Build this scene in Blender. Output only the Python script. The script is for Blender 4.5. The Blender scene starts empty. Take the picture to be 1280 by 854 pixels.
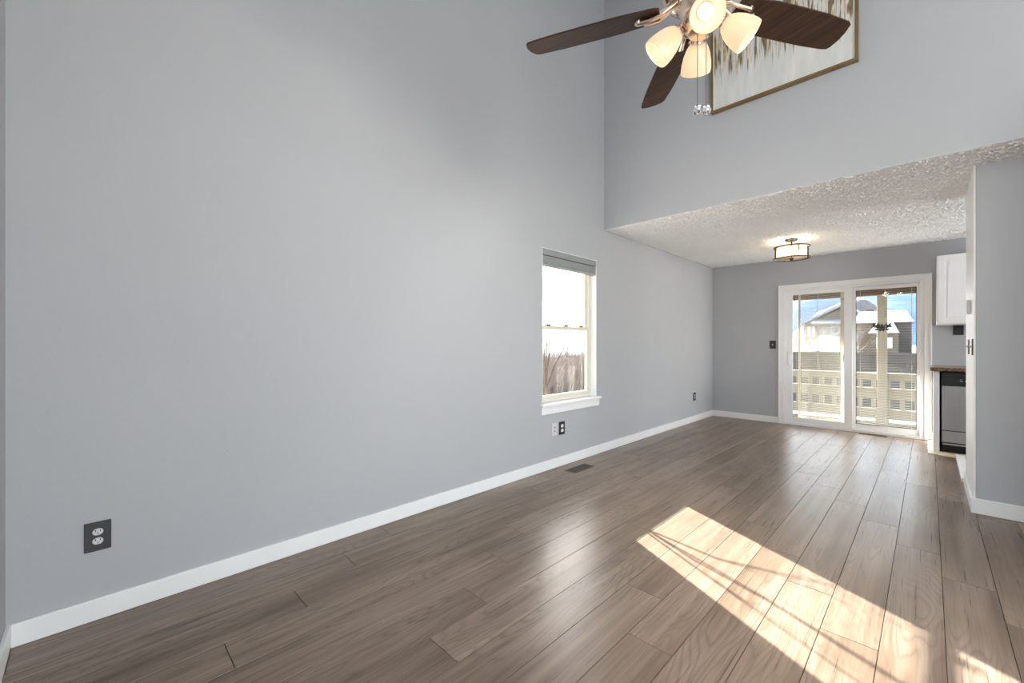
import bpy, bmesh, math, random
from mathutils import Vector, Matrix

# ------------------------------------------------------------------ camera, sky, sun, exposure
SC = bpy.context.scene
COL = SC.collection
PI = math.pi
YAW = math.radians(44.84)

cam_d = bpy.data.cameras.new('camera')
cam = bpy.data.objects.new('camera', cam_d)
COL.objects.link(cam)
cam_d.sensor_width = 36.0
cam_d.lens = 524.0 / 1280.0 * 36.0
cam_d.shift_y = 3.0 / 1280.0
cam_d.clip_start = 0.02
cam_d.clip_end = 6000
cam.location = (0, 0, 1.18)
cam.rotation_euler = (PI / 2, 0, YAW)
SC.camera = cam

SC.view_settings.view_transform = 'Standard'
SC.view_settings.look = 'None'
SC.view_settings.gamma = 1.0
SC.view_settings.exposure = 0.98
SC.view_settings.use_curve_mapping = False
try:
    SC.cycles.use_denoising = True
    SC.cycles.max_bounces = 10
    SC.cycles.diffuse_bounces = 6
    SC.cycles.transparent_max_bounces = 24
    SC.cycles.sample_clamp_indirect = 6.0
    SC.cycles.caustics_reflective = False
    SC.cycles.caustics_refractive = False
except Exception:
    pass

SUN_EL = math.atan(0.447)
SUN_FROM = Vector((-0.889, 0.4575, 0.447)).normalized()     # towards the sun
SUN_STRENGTH = 22.0
SKY_STRENGTH = 0.42

world = bpy.data.worlds.new('world')
SC.world = world
world.use_nodes = True
wn = world.node_tree
wn.nodes.clear()
w_out = wn.nodes.new('ShaderNodeOutputWorld')
w_bg = wn.nodes.new('ShaderNodeBackground')
w_sky = wn.nodes.new('ShaderNodeTexSky')
w_sky.sky_type = 'NISHITA'
w_sky.sun_disc = False
w_sky.sun_elevation = SUN_EL
w_sky.sun_rotation = math.atan2(SUN_FROM.x, SUN_FROM.y)
w_sky.altitude = 200
w_sky.air_density = 1.0
w_sky.dust_density = 3.0
w_sky.ozone_density = 0.7
w_bg.inputs['Strength'].default_value = SKY_STRENGTH
wn.links.new(w_sky.outputs[0], w_bg.inputs['Color'])
wn.links.new(w_bg.outputs[0], w_out.inputs['Surface'])

sun_d = bpy.data.lights.new('sun', 'SUN')
sun_d.energy = SUN_STRENGTH
sun_d.color = (1.0, 0.95, 0.88)
sun_d.angle = math.radians(0.55)
sun = bpy.data.objects.new('sun', sun_d)
COL.objects.link(sun)
sun.rotation_euler = SUN_FROM.to_track_quat('Z', 'Y').to_euler()
sun.location = (-20, 10, 12)


def area(name, loc, direction, sx, sy, energy, color=(1, 1, 1)):
    d = bpy.data.lights.new(name, 'AREA')
    d.shape = 'RECTANGLE'
    d.size, d.size_y = sx, sy
    d.energy = energy
    d.color = color
    o = bpy.data.objects.new(name, d)
    COL.objects.link(o)
    o.location = loc
    o.rotation_euler = (-Vector(direction)).to_track_quat('Z', 'Y').to_euler()
    return o


# added fill lamps at made-up, unseen windows behind and beside the camera
area('fill_right_window', (3.58, 1.30, 1.55), (-1, 0, 0), 2.3, 2.7, 78, (0.98, 0.99, 0.99))
area('fill_near_window', (2.2, -0.32, 1.55), (0, 1, 0), 1.7, 1.9, 62, (0.98, 0.99, 0.99))
area('fill_kitchen_window', (3.50, 6.1, 1.45), (-1, 0, 0.75), 1.6, 1.1, 62, (0.98, 0.985, 1.0))
# daylight entering through the sliding door and the left window
area('daylight_sliding_door', (-0.78, 7.195, 1.0), (0, -1, 0), 1.4, 1.8, 4.5, (1.0, 0.97, 0.94))
area('daylight_left_window', (-2.52, 3.385, 1.30), (1, 0, 0), 0.74, 1.25, 5.5, (1.0, 0.99, 0.97))


# ------------------------------------------------------------------ materials
def new_mat(name):
    m = bpy.data.materials.new(name)
    m.use_nodes = True
    m.node_tree.nodes.clear()
    return m, m.node_tree


def out(nt, sock):
    o = nt.nodes.new('ShaderNodeOutputMaterial')
    nt.links.new(sock, o.inputs['Surface'])
    return o


def nd(nt, typ, **kw):
    n = nt.nodes.new(typ)
    for k, v in kw.items():
        if k in n.inputs:
            s = n.inputs[k]
            if hasattr(v, 'is_output'):
                nt.links.new(v, s)
            else:
                s.default_value = v
        else:
            setattr(n, k, v)
    return n


def math_n(nt, op, a, b=None, c=None, clamp=False):
    n = nt.nodes.new('ShaderNodeMath')
    n.operation = op
    n.use_clamp = clamp
    for i, v in enumerate((a, b, c)):
        if v is None:
            continue
        if hasattr(v, 'is_output'):
            nt.links.new(v, n.inputs[i])
        else:
            n.inputs[i].default_value = v
    return n.outputs[0]


def mixc(nt, fac, a, b, blend='MIX'):
    n = nt.nodes.new('ShaderNodeMix')
    n.data_type = 'RGBA'
    n.blend_type = blend
    for idx, v in ((0, fac), (6, a), (7, b)):
        if hasattr(v, 'is_output'):
            nt.links.new(v, n.inputs[idx])
        elif idx == 0:
            n.inputs[0].default_value = v
        else:
            n.inputs[idx].default_value = (*v[:3], 1)
    return n.outputs[2]


def ramp(nt, fac, stops, interp='LINEAR'):
    n = nt.nodes.new('ShaderNodeValToRGB')
    n.color_ramp.interpolation = interp
    e = n.color_ramp.elements
    while len(e) < len(stops):
        e.new(0.5)
    for i, (p, c) in enumerate(stops):
        e[i].position = p
        e[i].color = (*c[:3], 1) if not isinstance(c, (int, float)) else (c, c, c, 1)
    nt.links.new(fac, n.inputs[0])
    return n.outputs[0]


def coords(nt, scale=(1, 1, 1)):
    t = nt.nodes.new('ShaderNodeTexCoord')
    m = nt.nodes.new('ShaderNodeMapping')
    m.inputs['Scale'].default_value = scale
    nt.links.new(t.outputs['Object'], m.inputs['Vector'])
    return m.outputs[0]


def principled(nt, **kw):
    p = nt.nodes.new('ShaderNodeBsdfPrincipled')
    for k, v in kw.items():
        s = p.inputs[k]
        if hasattr(v, 'is_output'):
            nt.links.new(v, s)
        else:
            s.default_value = v
    return p


def simple(name, col, rough=0.5, metal=0.0, bump=None, var=0.0, spec=0.5, vscale=6.0):
    """plain paint / plastic / metal with a little procedural mottling and bump"""
    m, nt = new_mat(name)
    v = coords(nt)
    nz = nd(nt, 'ShaderNodeTexNoise', Vector=v, Scale=vscale, Detail=3.0)
    lo = tuple(c * (1 - var) for c in col)
    hi = tuple(min(1, c * (1 + var)) for c in col)
    c = ramp(nt, nz.outputs[0], [(0.3, lo), (0.7, hi)])
    kw = {'Base Color': c, 'Roughness': rough, 'Metallic': metal, 'Specular IOR Level': spec}
    if bump:
        sc, st = bump
        nb = nd(nt, 'ShaderNodeTexNoise', Vector=v, Scale=sc, Detail=3.0)
        b = nd(nt, 'ShaderNodeBump', Strength=st, Distance=0.003, Height=nb.outputs[0])
        kw['Normal'] = b.outputs[0]
    out(nt, principled(nt, **kw).outputs[0])
    return m


def emit(name, col, strength):
    m, nt = new_mat(name)
    e = nd(nt, 'ShaderNodeEmission', Color=(*col, 1), Strength=strength)
    out(nt, e.outputs[0])
    return m


def glass_pane(name, tint=(0.97, 0.985, 0.98), refl=1.0):
    m, nt = new_mat(name)
    t = nd(nt, 'ShaderNodeBsdfTransparent', Color=(*tint, 1))
    g = nd(nt, 'ShaderNodeBsdfGlossy', Color=(1, 1, 1, 1), Roughness=0.0)
    f = nd(nt, 'ShaderNodeFresnel', IOR=1.45)
    fac = math_n(nt, 'MULTIPLY', f.outputs[0], refl)
    mx = nt.nodes.new('ShaderNodeMixShader')
    nt.links.new(fac, mx.inputs[0])
    nt.links.new(t.outputs[0], mx.inputs[1])
    nt.links.new(g.outputs[0], mx.inputs[2])
    out(nt, mx.outputs[0])
    return m


def floor_material():
    m, nt = new_mat('oak_plank_floor')
    tc = nt.nodes.new('ShaderNodeTexCoord')
    at = nt.nodes.new('ShaderNodeAttribute')
    at.attribute_name = 'plank_id'
    pid = at.outputs['Fac']
    off = nt.nodes.new('ShaderNodeCombineXYZ')
    nt.links.new(math_n(nt, 'MULTIPLY', pid, 37.1), off.inputs[0])
    nt.links.new(math_n(nt, 'MULTIPLY', pid, 91.7), off.inputs[1])
    nt.links.new(math_n(nt, 'MULTIPLY', pid, 13.3), off.inputs[2])
    add = nt.nodes.new('ShaderNodeVectorMath')
    add.operation = 'ADD'
    nt.links.new(tc.outputs['Object'], add.inputs[0])
    nt.links.new(off.outputs[0], add.inputs[1])

    def mapped(s):
        mp = nt.nodes.new('ShaderNodeMapping')
        mp.inputs['Scale'].default_value = s
        nt.links.new(add.outputs[0], mp.inputs['Vector'])
        return mp.outputs[0]
    # cathedral figure: contour lines of a stretched noise field
    n1 = nd(nt, 'ShaderNodeTexNoise', Vector=mapped((6.0, 0.75, 1)), Scale=1.0, Detail=2.0, Roughness=0.4, Distortion=0.15)
    fr = math_n(nt, 'FRACT', math_n(nt, 'MULTIPLY', n1.outputs[0], 26.0))
    rings = ramp(nt, fr, [(0.0, 0.62), (0.14, 0.95), (0.60, 1.12), (0.86, 0.92), (1.0, 0.62)])
    n2 = nd(nt, 'ShaderNodeTexNoise', Vector=mapped((130, 2.2, 1)), Scale=1.0, Detail=3.0, Roughness=0.6)
    n3 = nd(nt, 'ShaderNodeTexNoise', Vector=mapped((20, 0.7, 1)), Scale=1.0, Detail=3.0, Roughness=0.55)
    n4 = nd(nt, 'ShaderNodeTexNoise', Vector=mapped((2.6, 1.5, 1)), Scale=1.0, Detail=2.0)
    # knots
    vk = nd(nt, 'ShaderNodeTexVoronoi', Vector=mapped((4.3, 1.6, 1)), Scale=1.0)
    vsel = nt.nodes.new('ShaderNodeSeparateColor')
    nt.links.new(vk.outputs['Color'], vsel.inputs[0])
    knot = math_n(nt, 'MULTIPLY', ramp(nt, vk.outputs['Distance'], [(0.015, 1.0), (0.07, 0.0)]), math_n(nt, 'GREATER_THAN', vsel.outputs[0], 0.78))
    tone = math_n(nt, 'ADD', math_n(nt, 'MULTIPLY', n3.outputs[0], 0.55), math_n(nt, 'MULTIPLY', n4.outputs[0], 0.45))
    base = ramp(nt, tone, [(0.26, (0.088, 0.059, 0.040)), (0.43, (0.166, 0.119, 0.086)), (0.57, (0.226, 0.169, 0.127)), (0.76, (0.310, 0.240, 0.186))])
    figure = ramp(nt, n4.outputs[0], [(0.38, 0.10), (0.60, 0.75)])
    c = mixc(nt, figure, base, mixc(nt, 1.0, base, rings, 'MULTIPLY'))
    fibre = ramp(nt, n2.outputs[0], [(0.25, 0.80), (0.50, 1.0), (0.75, 1.12)])
    c = mixc(nt, 1.0, c, fibre, 'MULTIPLY')
    c = mixc(nt, math_n(nt, 'MULTIPLY', knot, 0.55), c, (0.06, 0.042, 0.030))
    pv = math_n(nt, 'ADD', 0.91, math_n(nt, 'MULTIPLY', math_n(nt, 'FRACT', math_n(nt, 'MULTIPLY', pid, 7.77)), 0.18))
    cmb = nt.nodes.new('ShaderNodeCombineXYZ')
    for i in range(3):
        nt.links.new(pv, cmb.inputs[i])
    c = mixc(nt, 1.0, c, cmb.outputs[0], 'MULTIPLY')
    h = math_n(nt, 'ADD', math_n(nt, 'MULTIPLY', rings, 0.35), math_n(nt, 'MULTIPLY', n2.outputs[0], 0.65))
    b = nd(nt, 'ShaderNodeBump', Strength=0.07, Distance=0.0010, Height=h)
    r = ramp(nt, n2.outputs[0], [(0.3, 0.27), (0.7, 0.31)])
    p = principled(nt, **{'Base Color': c, 'Roughness': r, 'Specular IOR Level': 0.36, 'Normal': b.outputs[0]})
    out(nt, p.outputs[0])
    return m


def popcorn_material():
    m, nt = new_mat('popcorn_ceiling')
    v = coords(nt)
    n = nd(nt, 'ShaderNodeTexNoise', Vector=v, Scale=110.0, Detail=3.0, Roughness=0.75)
    vo = nd(nt, 'ShaderNodeTexVoronoi', Vector=v, Scale=52.0)
    h = math_n(nt, 'SUBTRACT', n.outputs[0], math_n(nt, 'MULTIPLY', vo.outputs['Distance'], 0.7))
    b = nd(nt, 'ShaderNodeBump', Strength=0.6, Distance=0.010, Height=h)
    p = principled(nt, **{'Base Color': (0.92, 0.92, 0.915, 1), 'Roughness': 0.95, 'Specular IOR Level': 0.1, 'Normal': b.outputs[0]})
    out(nt, p.outputs[0])
    return m


def wall_material():
    m, nt = new_mat('grey_wall_paint')
    v = coords(nt)
    n = nd(nt, 'ShaderNodeTexNoise', Vector=v, Scale=120.0, Detail=3.0)
    n2 = nd(nt, 'ShaderNodeTexNoise', Vector=v, Scale=1.3, Detail=2.0)
    c = ramp(nt, n2.outputs[0], [(0.3, (0.424, 0.434, 0.456)), (0.7, (0.438, 0.448, 0.470))])
    b = nd(nt, 'ShaderNodeBump', Strength=0.25, Distance=0.0018, Height=n.outputs[0])
    p = principled(nt, **{'Base Color': c, 'Roughness': 0.75, 'Specular IOR Level': 0.25, 'Normal': b.outputs[0]})
    out(nt, p.outputs[0])
    return m


def walnut_material():
    m, nt = new_mat('walnut_blade')
    v = coords(nt, (1, 1, 1))
    n = nd(nt, 'ShaderNodeTexNoise', Vector=coords(nt, (4, 60, 10)), Scale=1.0, Detail=4.0, Distortion=0.4)
    c = ramp(nt, n.outputs[0], [(0.3, (0.020, 0.011, 0.007)), (0.55, (0.045, 0.022, 0.012)), (0.75, (0.082, 0.039, 0.018))])
    p = principled(nt, **{'Base Color': c, 'Roughness': 0.55, 'Specular IOR Level': 0.25})
    out(nt, p.outputs[0])
    return m


def shade_material(name, col, glow):
    m, nt = new_mat(name)
    n = nd(nt, 'ShaderNodeTexNoise', Vector=coords(nt), Scale=30.0, Detail=2.0)
    c = ramp(nt, n.outputs[0], [(0.3, tuple(x * 0.97 for x in col)), (0.7, col)])
    t = nd(nt, 'ShaderNodeBsdfTranslucent', Color=c)
    d = nd(nt, 'ShaderNodeBsdfDiffuse', Color=c)
    g = nd(nt, 'ShaderNodeBsdfGlossy', Roughness=0.15)
    e = nd(nt, 'ShaderNodeEmission', Color=(1.0, 0.80, 0.55, 1), Strength=glow)
    m1 = nd(nt, 'ShaderNodeMixShader', Fac=0.5)
    nt.links.new(t.outputs[0], m1.inputs[1])
    nt.links.new(d.outputs[0], m1.inputs[2])
    m2 = nd(nt, 'ShaderNodeMixShader', Fac=0.04)
    nt.links.new(m1.outputs[0], m2.inputs[1])
    nt.links.new(g.outputs[0], m2.inputs[2])
    a = nt.nodes.new('ShaderNodeAddShader')
    nt.links.new(m2.outputs[0], a.inputs[0])
    nt.links.new(e.outputs[0], a.inputs[1])
    out(nt, a.outputs[0])
    return m


def painting_material():
    m, nt = new_mat('abstract_painting')
    tc = nt.nodes.new('ShaderNodeTexCoord')
    sep = nt.nodes.new('ShaderNodeSeparateXYZ')
    nt.links.new(tc.outputs['Object'], sep.inputs[0])
    z = sep.outputs['Z']

    def mapped(s, o=(0, 0, 0)):
        mp = nt.nodes.new('ShaderNodeMapping')
        mp.inputs['Scale'].default_value = s
        mp.inputs['Location'].default_value = o
        nt.links.new(tc.outputs['Object'], mp.inputs['Vector'])
        return mp.outputs[0]
    base_n = nd(nt, 'ShaderNodeTexNoise', Vector=mapped((14, 1, 2)), Scale=1.0, Detail=5.0, Roughness=0.6)
    base = ramp(nt, base_n.outputs[0], [(0.3, (0.56, 0.58, 0.57)), (0.5, (0.63, 0.64, 0.62)), (0.7, (0.71, 0.70, 0.67))])
    # ragged height of the drips: low-frequency over x plus fine columns
    lowx = nd(nt, 'ShaderNodeTexNoise', Vector=mapped((4, 0, 0)), Scale=1.0, Detail=1.0)
    colx = nd(nt, 'ShaderNodeTexNoise', Vector=mapped((48, 0, 0), (3, 0, 0)), Scale=1.0, Detail=2.0)
    low_edge = math_n(nt, 'ADD', 0.71, math_n(nt, 'ADD', math_n(nt, 'MULTIPLY', colx.outputs[0], -0.72), math_n(nt, 'MULTIPLY', lowx.outputs[0], -0.10)))
    above = math_n(nt, 'MULTIPLY', math_n(nt, 'SUBTRACT', z, low_edge), 14.0, clamp=True)
    below = math_n(nt, 'MULTIPLY', math_n(nt, 'SUBTRACT', 1.0, z), 3.0, clamp=True)
    band = math_n(nt, 'MULTIPLY', above, below)
    st = nd(nt, 'ShaderNodeTexNoise', Vector=mapped((70, 1, 2.6), (7, 0, 2)), Scale=1.0, Detail=3.0, Roughness=0.55)
    blob = nd(nt, 'ShaderNodeTexNoise', Vector=mapped((30, 1, 3.2), (1, 0, 5)), Scale=1.0, Detail=1.0)
    gold = ramp(nt, st.outputs[0], [(0.48, 0.0), (0.56, 0.95)])
    dark = ramp(nt, blob.outputs[0], [(0.53, 0.0), (0.57, 0.95)])
    goldm = math_n(nt, 'MULTIPLY', gold, band)
    darkm = math_n(nt, 'MULTIPLY', dark, band)
    gn = nd(nt, 'ShaderNodeTexNoise', Vector=mapped((90, 1, 14)), Scale=1.0, Detail=2.0)
    goldc = ramp(nt, gn.outputs[0], [(0.3, (0.20, 0.13, 0.06)), (0.5, (0.46, 0.33, 0.15)), (0.7, (0.72, 0.64, 0.48))])
    darkc = ramp(nt, gn.outputs[0], [(0.35, (0.05, 0.045, 0.04)), (0.6, (0.26, 0.18, 0.08))])
    c = mixc(nt, goldm, base, goldc)
    c = mixc(nt, darkm, c, darkc)
    b = nd(nt, 'ShaderNodeBump', Strength=0.4, Distance=0.003, Height=st.outputs[0])
    p = principled(nt, **{'Base Color': c, 'Roughness': 0.6, 'Normal': b.outputs[0]})
    out(nt, p.outputs[0])
    return m


def granite_material():
    m, nt = new_mat('brown_granite')
    v = coords(nt)
    a = nd(nt, 'ShaderNodeTexNoise', Vector=v, Scale=45.0, Detail=5.0, Roughness=0.7)
    c = ramp(nt, a.outputs[0], [(0.32, (0.02, 0.015, 0.012)), (0.47, (0.10, 0.055, 0.026)), (0.58, (0.30, 0.19, 0.085)), (0.70, (0.58, 0.46, 0.29))])
    out(nt, principled(nt, **{'Base Color': c, 'Roughness': 0.2}).outputs[0])
    return m


def brushed_steel():
    m, nt = new_mat('brushed_steel')
    n = nd(nt, 'ShaderNodeTexNoise', Vector=coords(nt, (60, 60, 1.2)), Scale=1.0, Detail=2.0)
    c = ramp(nt, n.outputs[0], [(0.3, (0.50, 0.50, 0.49)), (0.7, (0.56, 0.56, 0.55))])
    out(nt, principled(nt, **{'Base Color': c, 'Roughness': 0.32, 'Metallic': 1.0}).outputs[0])
    return m


def siding_material(name, col):
    m, nt = new_mat(name)
    tc = nt.nodes.new('ShaderNodeTexCoord')
    sep = nt.nodes.new('ShaderNodeSeparateXYZ')
    nt.links.new(tc.outputs['Object'], sep.inputs[0])
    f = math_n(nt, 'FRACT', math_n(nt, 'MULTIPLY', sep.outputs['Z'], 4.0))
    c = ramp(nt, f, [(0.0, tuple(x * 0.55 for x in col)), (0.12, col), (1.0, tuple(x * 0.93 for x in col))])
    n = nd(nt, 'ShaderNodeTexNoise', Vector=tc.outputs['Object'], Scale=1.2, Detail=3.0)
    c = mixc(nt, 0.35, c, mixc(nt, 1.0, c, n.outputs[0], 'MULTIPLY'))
    out(nt, principled(nt, **{'Base Color': c, 'Roughness': 0.85}).outputs[0])
    return m


def drum_material():
    m, nt = new_mat('amber_drum_glass')
    n = nd(nt, 'ShaderNodeTexNoise', Vector=coords(nt), Scale=25.0, Detail=2.0)
    c = ramp(nt, n.outputs[0], [(0.3, (0.86, 0.70, 0.46)), (0.7, (0.92, 0.80, 0.58))])
    t = nd(nt, 'ShaderNodeBsdfTransparent', Color=(1.0, 0.95, 0.86, 1))
    d = nd(nt, 'ShaderNodeBsdfTranslucent', Color=c)
    mx = nd(nt, 'ShaderNodeMixShader', Fac=0.42)
    nt.links.new(t.outputs[0], mx.inputs[1])
    nt.links.new(d.outputs[0], mx.inputs[2])
    out(nt, mx.outputs[0])
    return m


def ground_material():
    m, nt = new_mat('winter_ground')
    v = coords(nt)
    n = nd(nt, 'ShaderNodeTexNoise', Vector=v, Scale=0.35, Detail=5.0, Roughness=0.65)
    g = nd(nt, 'ShaderNodeTexNoise', Vector=v, Scale=6.0, Detail=4.0)
    dirt = ramp(nt, g.outputs[0], [(0.3, (0.14, 0.11, 0.08)), (0.7, (0.30, 0.25, 0.18))])
    sn = ramp(nt, n.outputs[0], [(0.52, 0.0), (0.60, 1.0)])
    c = mixc(nt, sn, dirt, (0.75, 0.77, 0.80))
    out(nt, principled(nt, **{'Base Color': c, 'Roughness': 0.95}).outputs[0])
    return m


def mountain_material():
    m, nt = new_mat('haze_tinted_mountain')
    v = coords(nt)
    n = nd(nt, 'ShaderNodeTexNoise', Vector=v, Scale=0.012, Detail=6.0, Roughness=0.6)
    c = ramp(nt, n.outputs[0], [(0.35, (0.10, 0.155, 0.28)), (0.55, (0.135, 0.20, 0.33)), (0.75, (0.22, 0.28, 0.39))])  # aerial haze painted into the base colour as blue
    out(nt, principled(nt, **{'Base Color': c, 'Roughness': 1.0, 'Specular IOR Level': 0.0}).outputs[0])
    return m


def screen_material():
    m, nt = new_mat('insect_screen')
    t = nd(nt, 'ShaderNodeBsdfTransparent')
    d = nd(nt, 'ShaderNodeBsdfDiffuse', Color=(0.55, 0.54, 0.48, 1))
    mx = nd(nt, 'ShaderNodeMixShader', Fac=0.22)
    nt.links.new(t.outputs[0], mx.inputs[1])
    nt.links.new(d.outputs[0], mx.inputs[2])
    out(nt, mx.outputs[0])
    return m


MT = dict(
    wall=wall_material(),
    floor=floor_material(),
    gap=simple('plank_gap', (0.02, 0.016, 0.013), 0.9),
    popcorn=popcorn_material(),
    ceil=simple('white_ceiling_paint', (0.76, 0.76, 0.76), 0.9, spec=0.1, bump=(60, 0.3)),
    trim=simple('white_trim_paint', (0.82, 0.82, 0.82), 0.42, var=0.015, bump=(25, 0.03)),
    vinyl=simple('cream_vinyl', (0.70, 0.66, 0.57), 0.4, var=0.02),
    dvinyl=simple('white_door_vinyl', (0.84, 0.85, 0.86), 0.4, var=0.015),
    gasket=simple('dark_gasket', (0.05, 0.05, 0.05), 0.6),
    blind=simple('grey_blind', (0.27, 0.28, 0.285), 0.5, var=0.05),
    blindlight=simple('light_grey_blind', (0.40, 0.42, 0.42), 0.5, var=0.05),
    slat=simple('cream_blind_slat', (0.62, 0.60, 0.54), 0.5, var=0.03),
    black=simple('black_plastic', (0.018, 0.018, 0.019), 0.35, var=0.1),
    charcoal=simple('charcoal_plate', (0.030, 0.031, 0.033), 0.45, var=0.08),
    device=simple('light_grey_receptacle', (0.60, 0.60, 0.60), 0.4, var=0.03),
    white=simple('white_plastic', (0.78, 0.78, 0.78), 0.4, var=0.02),
    bronze=simple('bronze_metal', (0.060, 0.048, 0.040), 0.4, metal=0.8, var=0.15),
    hole=simple('duct_dark', (0.006, 0.006, 0.006), 0.9),
    ventmetal=simple('brown_register_metal', (0.17, 0.14, 0.12), 0.45, metal=0.5, var=0.12),
    nickel=simple('bulb_tinted_nickel', (0.82, 0.66, 0.54), 0.22, metal=1.0, var=0.04),  # warm reflection of the bulbs put into the metal colour
    blade=walnut_material(),
    shade=shade_material('frosted_lamp_glass', (0.64, 0.55, 0.44), 0.22),
    bulb=emit('warm_bulb', (1.0, 0.82, 0.58), 3.6),
    fbulb=emit('fixture_bulb', (1.0, 0.80, 0.56), 42.0),
    chain=simple('chain_metal', (0.16, 0.15, 0.145), 0.5, metal=0.6),
    frameg=simple('gold_frame', (0.24, 0.165, 0.075), 0.42, metal=0.55, var=0.15),
    fillet=simple('cream_canvas_edge', (0.80, 0.76, 0.66), 0.6),
    paint=painting_material(),
    cab=simple('white_cabinet_paint', (0.84, 0.84, 0.84), 0.38, var=0.012),
    granite=granite_material(),
    steel=brushed_steel(),
    palewood=simple('pale_bare_wood', (0.62, 0.52, 0.36), 0.7, var=0.12, vscale=20),
    cream_strip=simple('cream_strip', (0.74, 0.72, 0.63), 0.6, var=0.05),
    deckpaint=simple('cream_deck_paint', (0.40, 0.37, 0.30), 0.7, var=0.06),
    deckfloor=simple('weathered_deck', (0.16, 0.15, 0.122), 0.75, var=0.15, vscale=12),
    beam=simple('brown_deck_beam', (0.105, 0.058, 0.034), 0.75, var=0.35, vscale=9),
    iron=simple('black_iron', (0.012, 0.012, 0.013), 0.5, metal=0.5),
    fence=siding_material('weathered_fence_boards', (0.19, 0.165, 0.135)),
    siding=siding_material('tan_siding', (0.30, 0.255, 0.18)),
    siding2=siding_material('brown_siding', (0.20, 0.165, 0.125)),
    roofsnow=simple('shade_tinted_roof_snow', (0.46, 0.49, 0.55), 0.85, var=0.12, vscale=1.5),  # white snow dimmed and blued in its base colour to stand for shade
    snow=simple('snow', (0.80, 0.82, 0.86), 0.8, var=0.05),
    housetrim=simple('cream_house_trim', (0.62, 0.55, 0.44), 0.7),
    ground=ground_material(),
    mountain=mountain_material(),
    hillscrub=simple('scrub_hillside', (0.30, 0.25, 0.20), 0.95, var=0.25, vscale=0.15),
    screen=screen_material(),
    bark=simple('shrub_bark', (0.115, 0.088, 0.070), 0.85, var=0.2, vscale=40),
    palebark=simple('pale_tree_bark', (0.40, 0.37, 0.34), 0.85, var=0.12, vscale=15),
    brush=simple('dry_brush', (0.27, 0.225, 0.19), 0.9, var=0.25, vscale=3),
    snowtwig=simple('frosted_twigs', (0.72, 0.71, 0.70), 0.9, var=0.25, vscale=10),
    evergreen=simple('dark_hedge', (0.07, 0.07, 0.062), 0.9, var=0.3, vscale=14),
    glass=glass_pane('window_glass', (0.975, 0.985, 0.98), 0.08),
    lampglass=drum_material(),
)
mc, ntc = new_mat('crystal_glass')
out(ntc, principled(ntc, **{'Base Color': (0.95, 0.96, 1.0, 1), 'Roughness': 0.02, 'Transmission Weight': 0.9, 'IOR': 1.5}).outputs[0])
MT['crystal'] = mc


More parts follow.
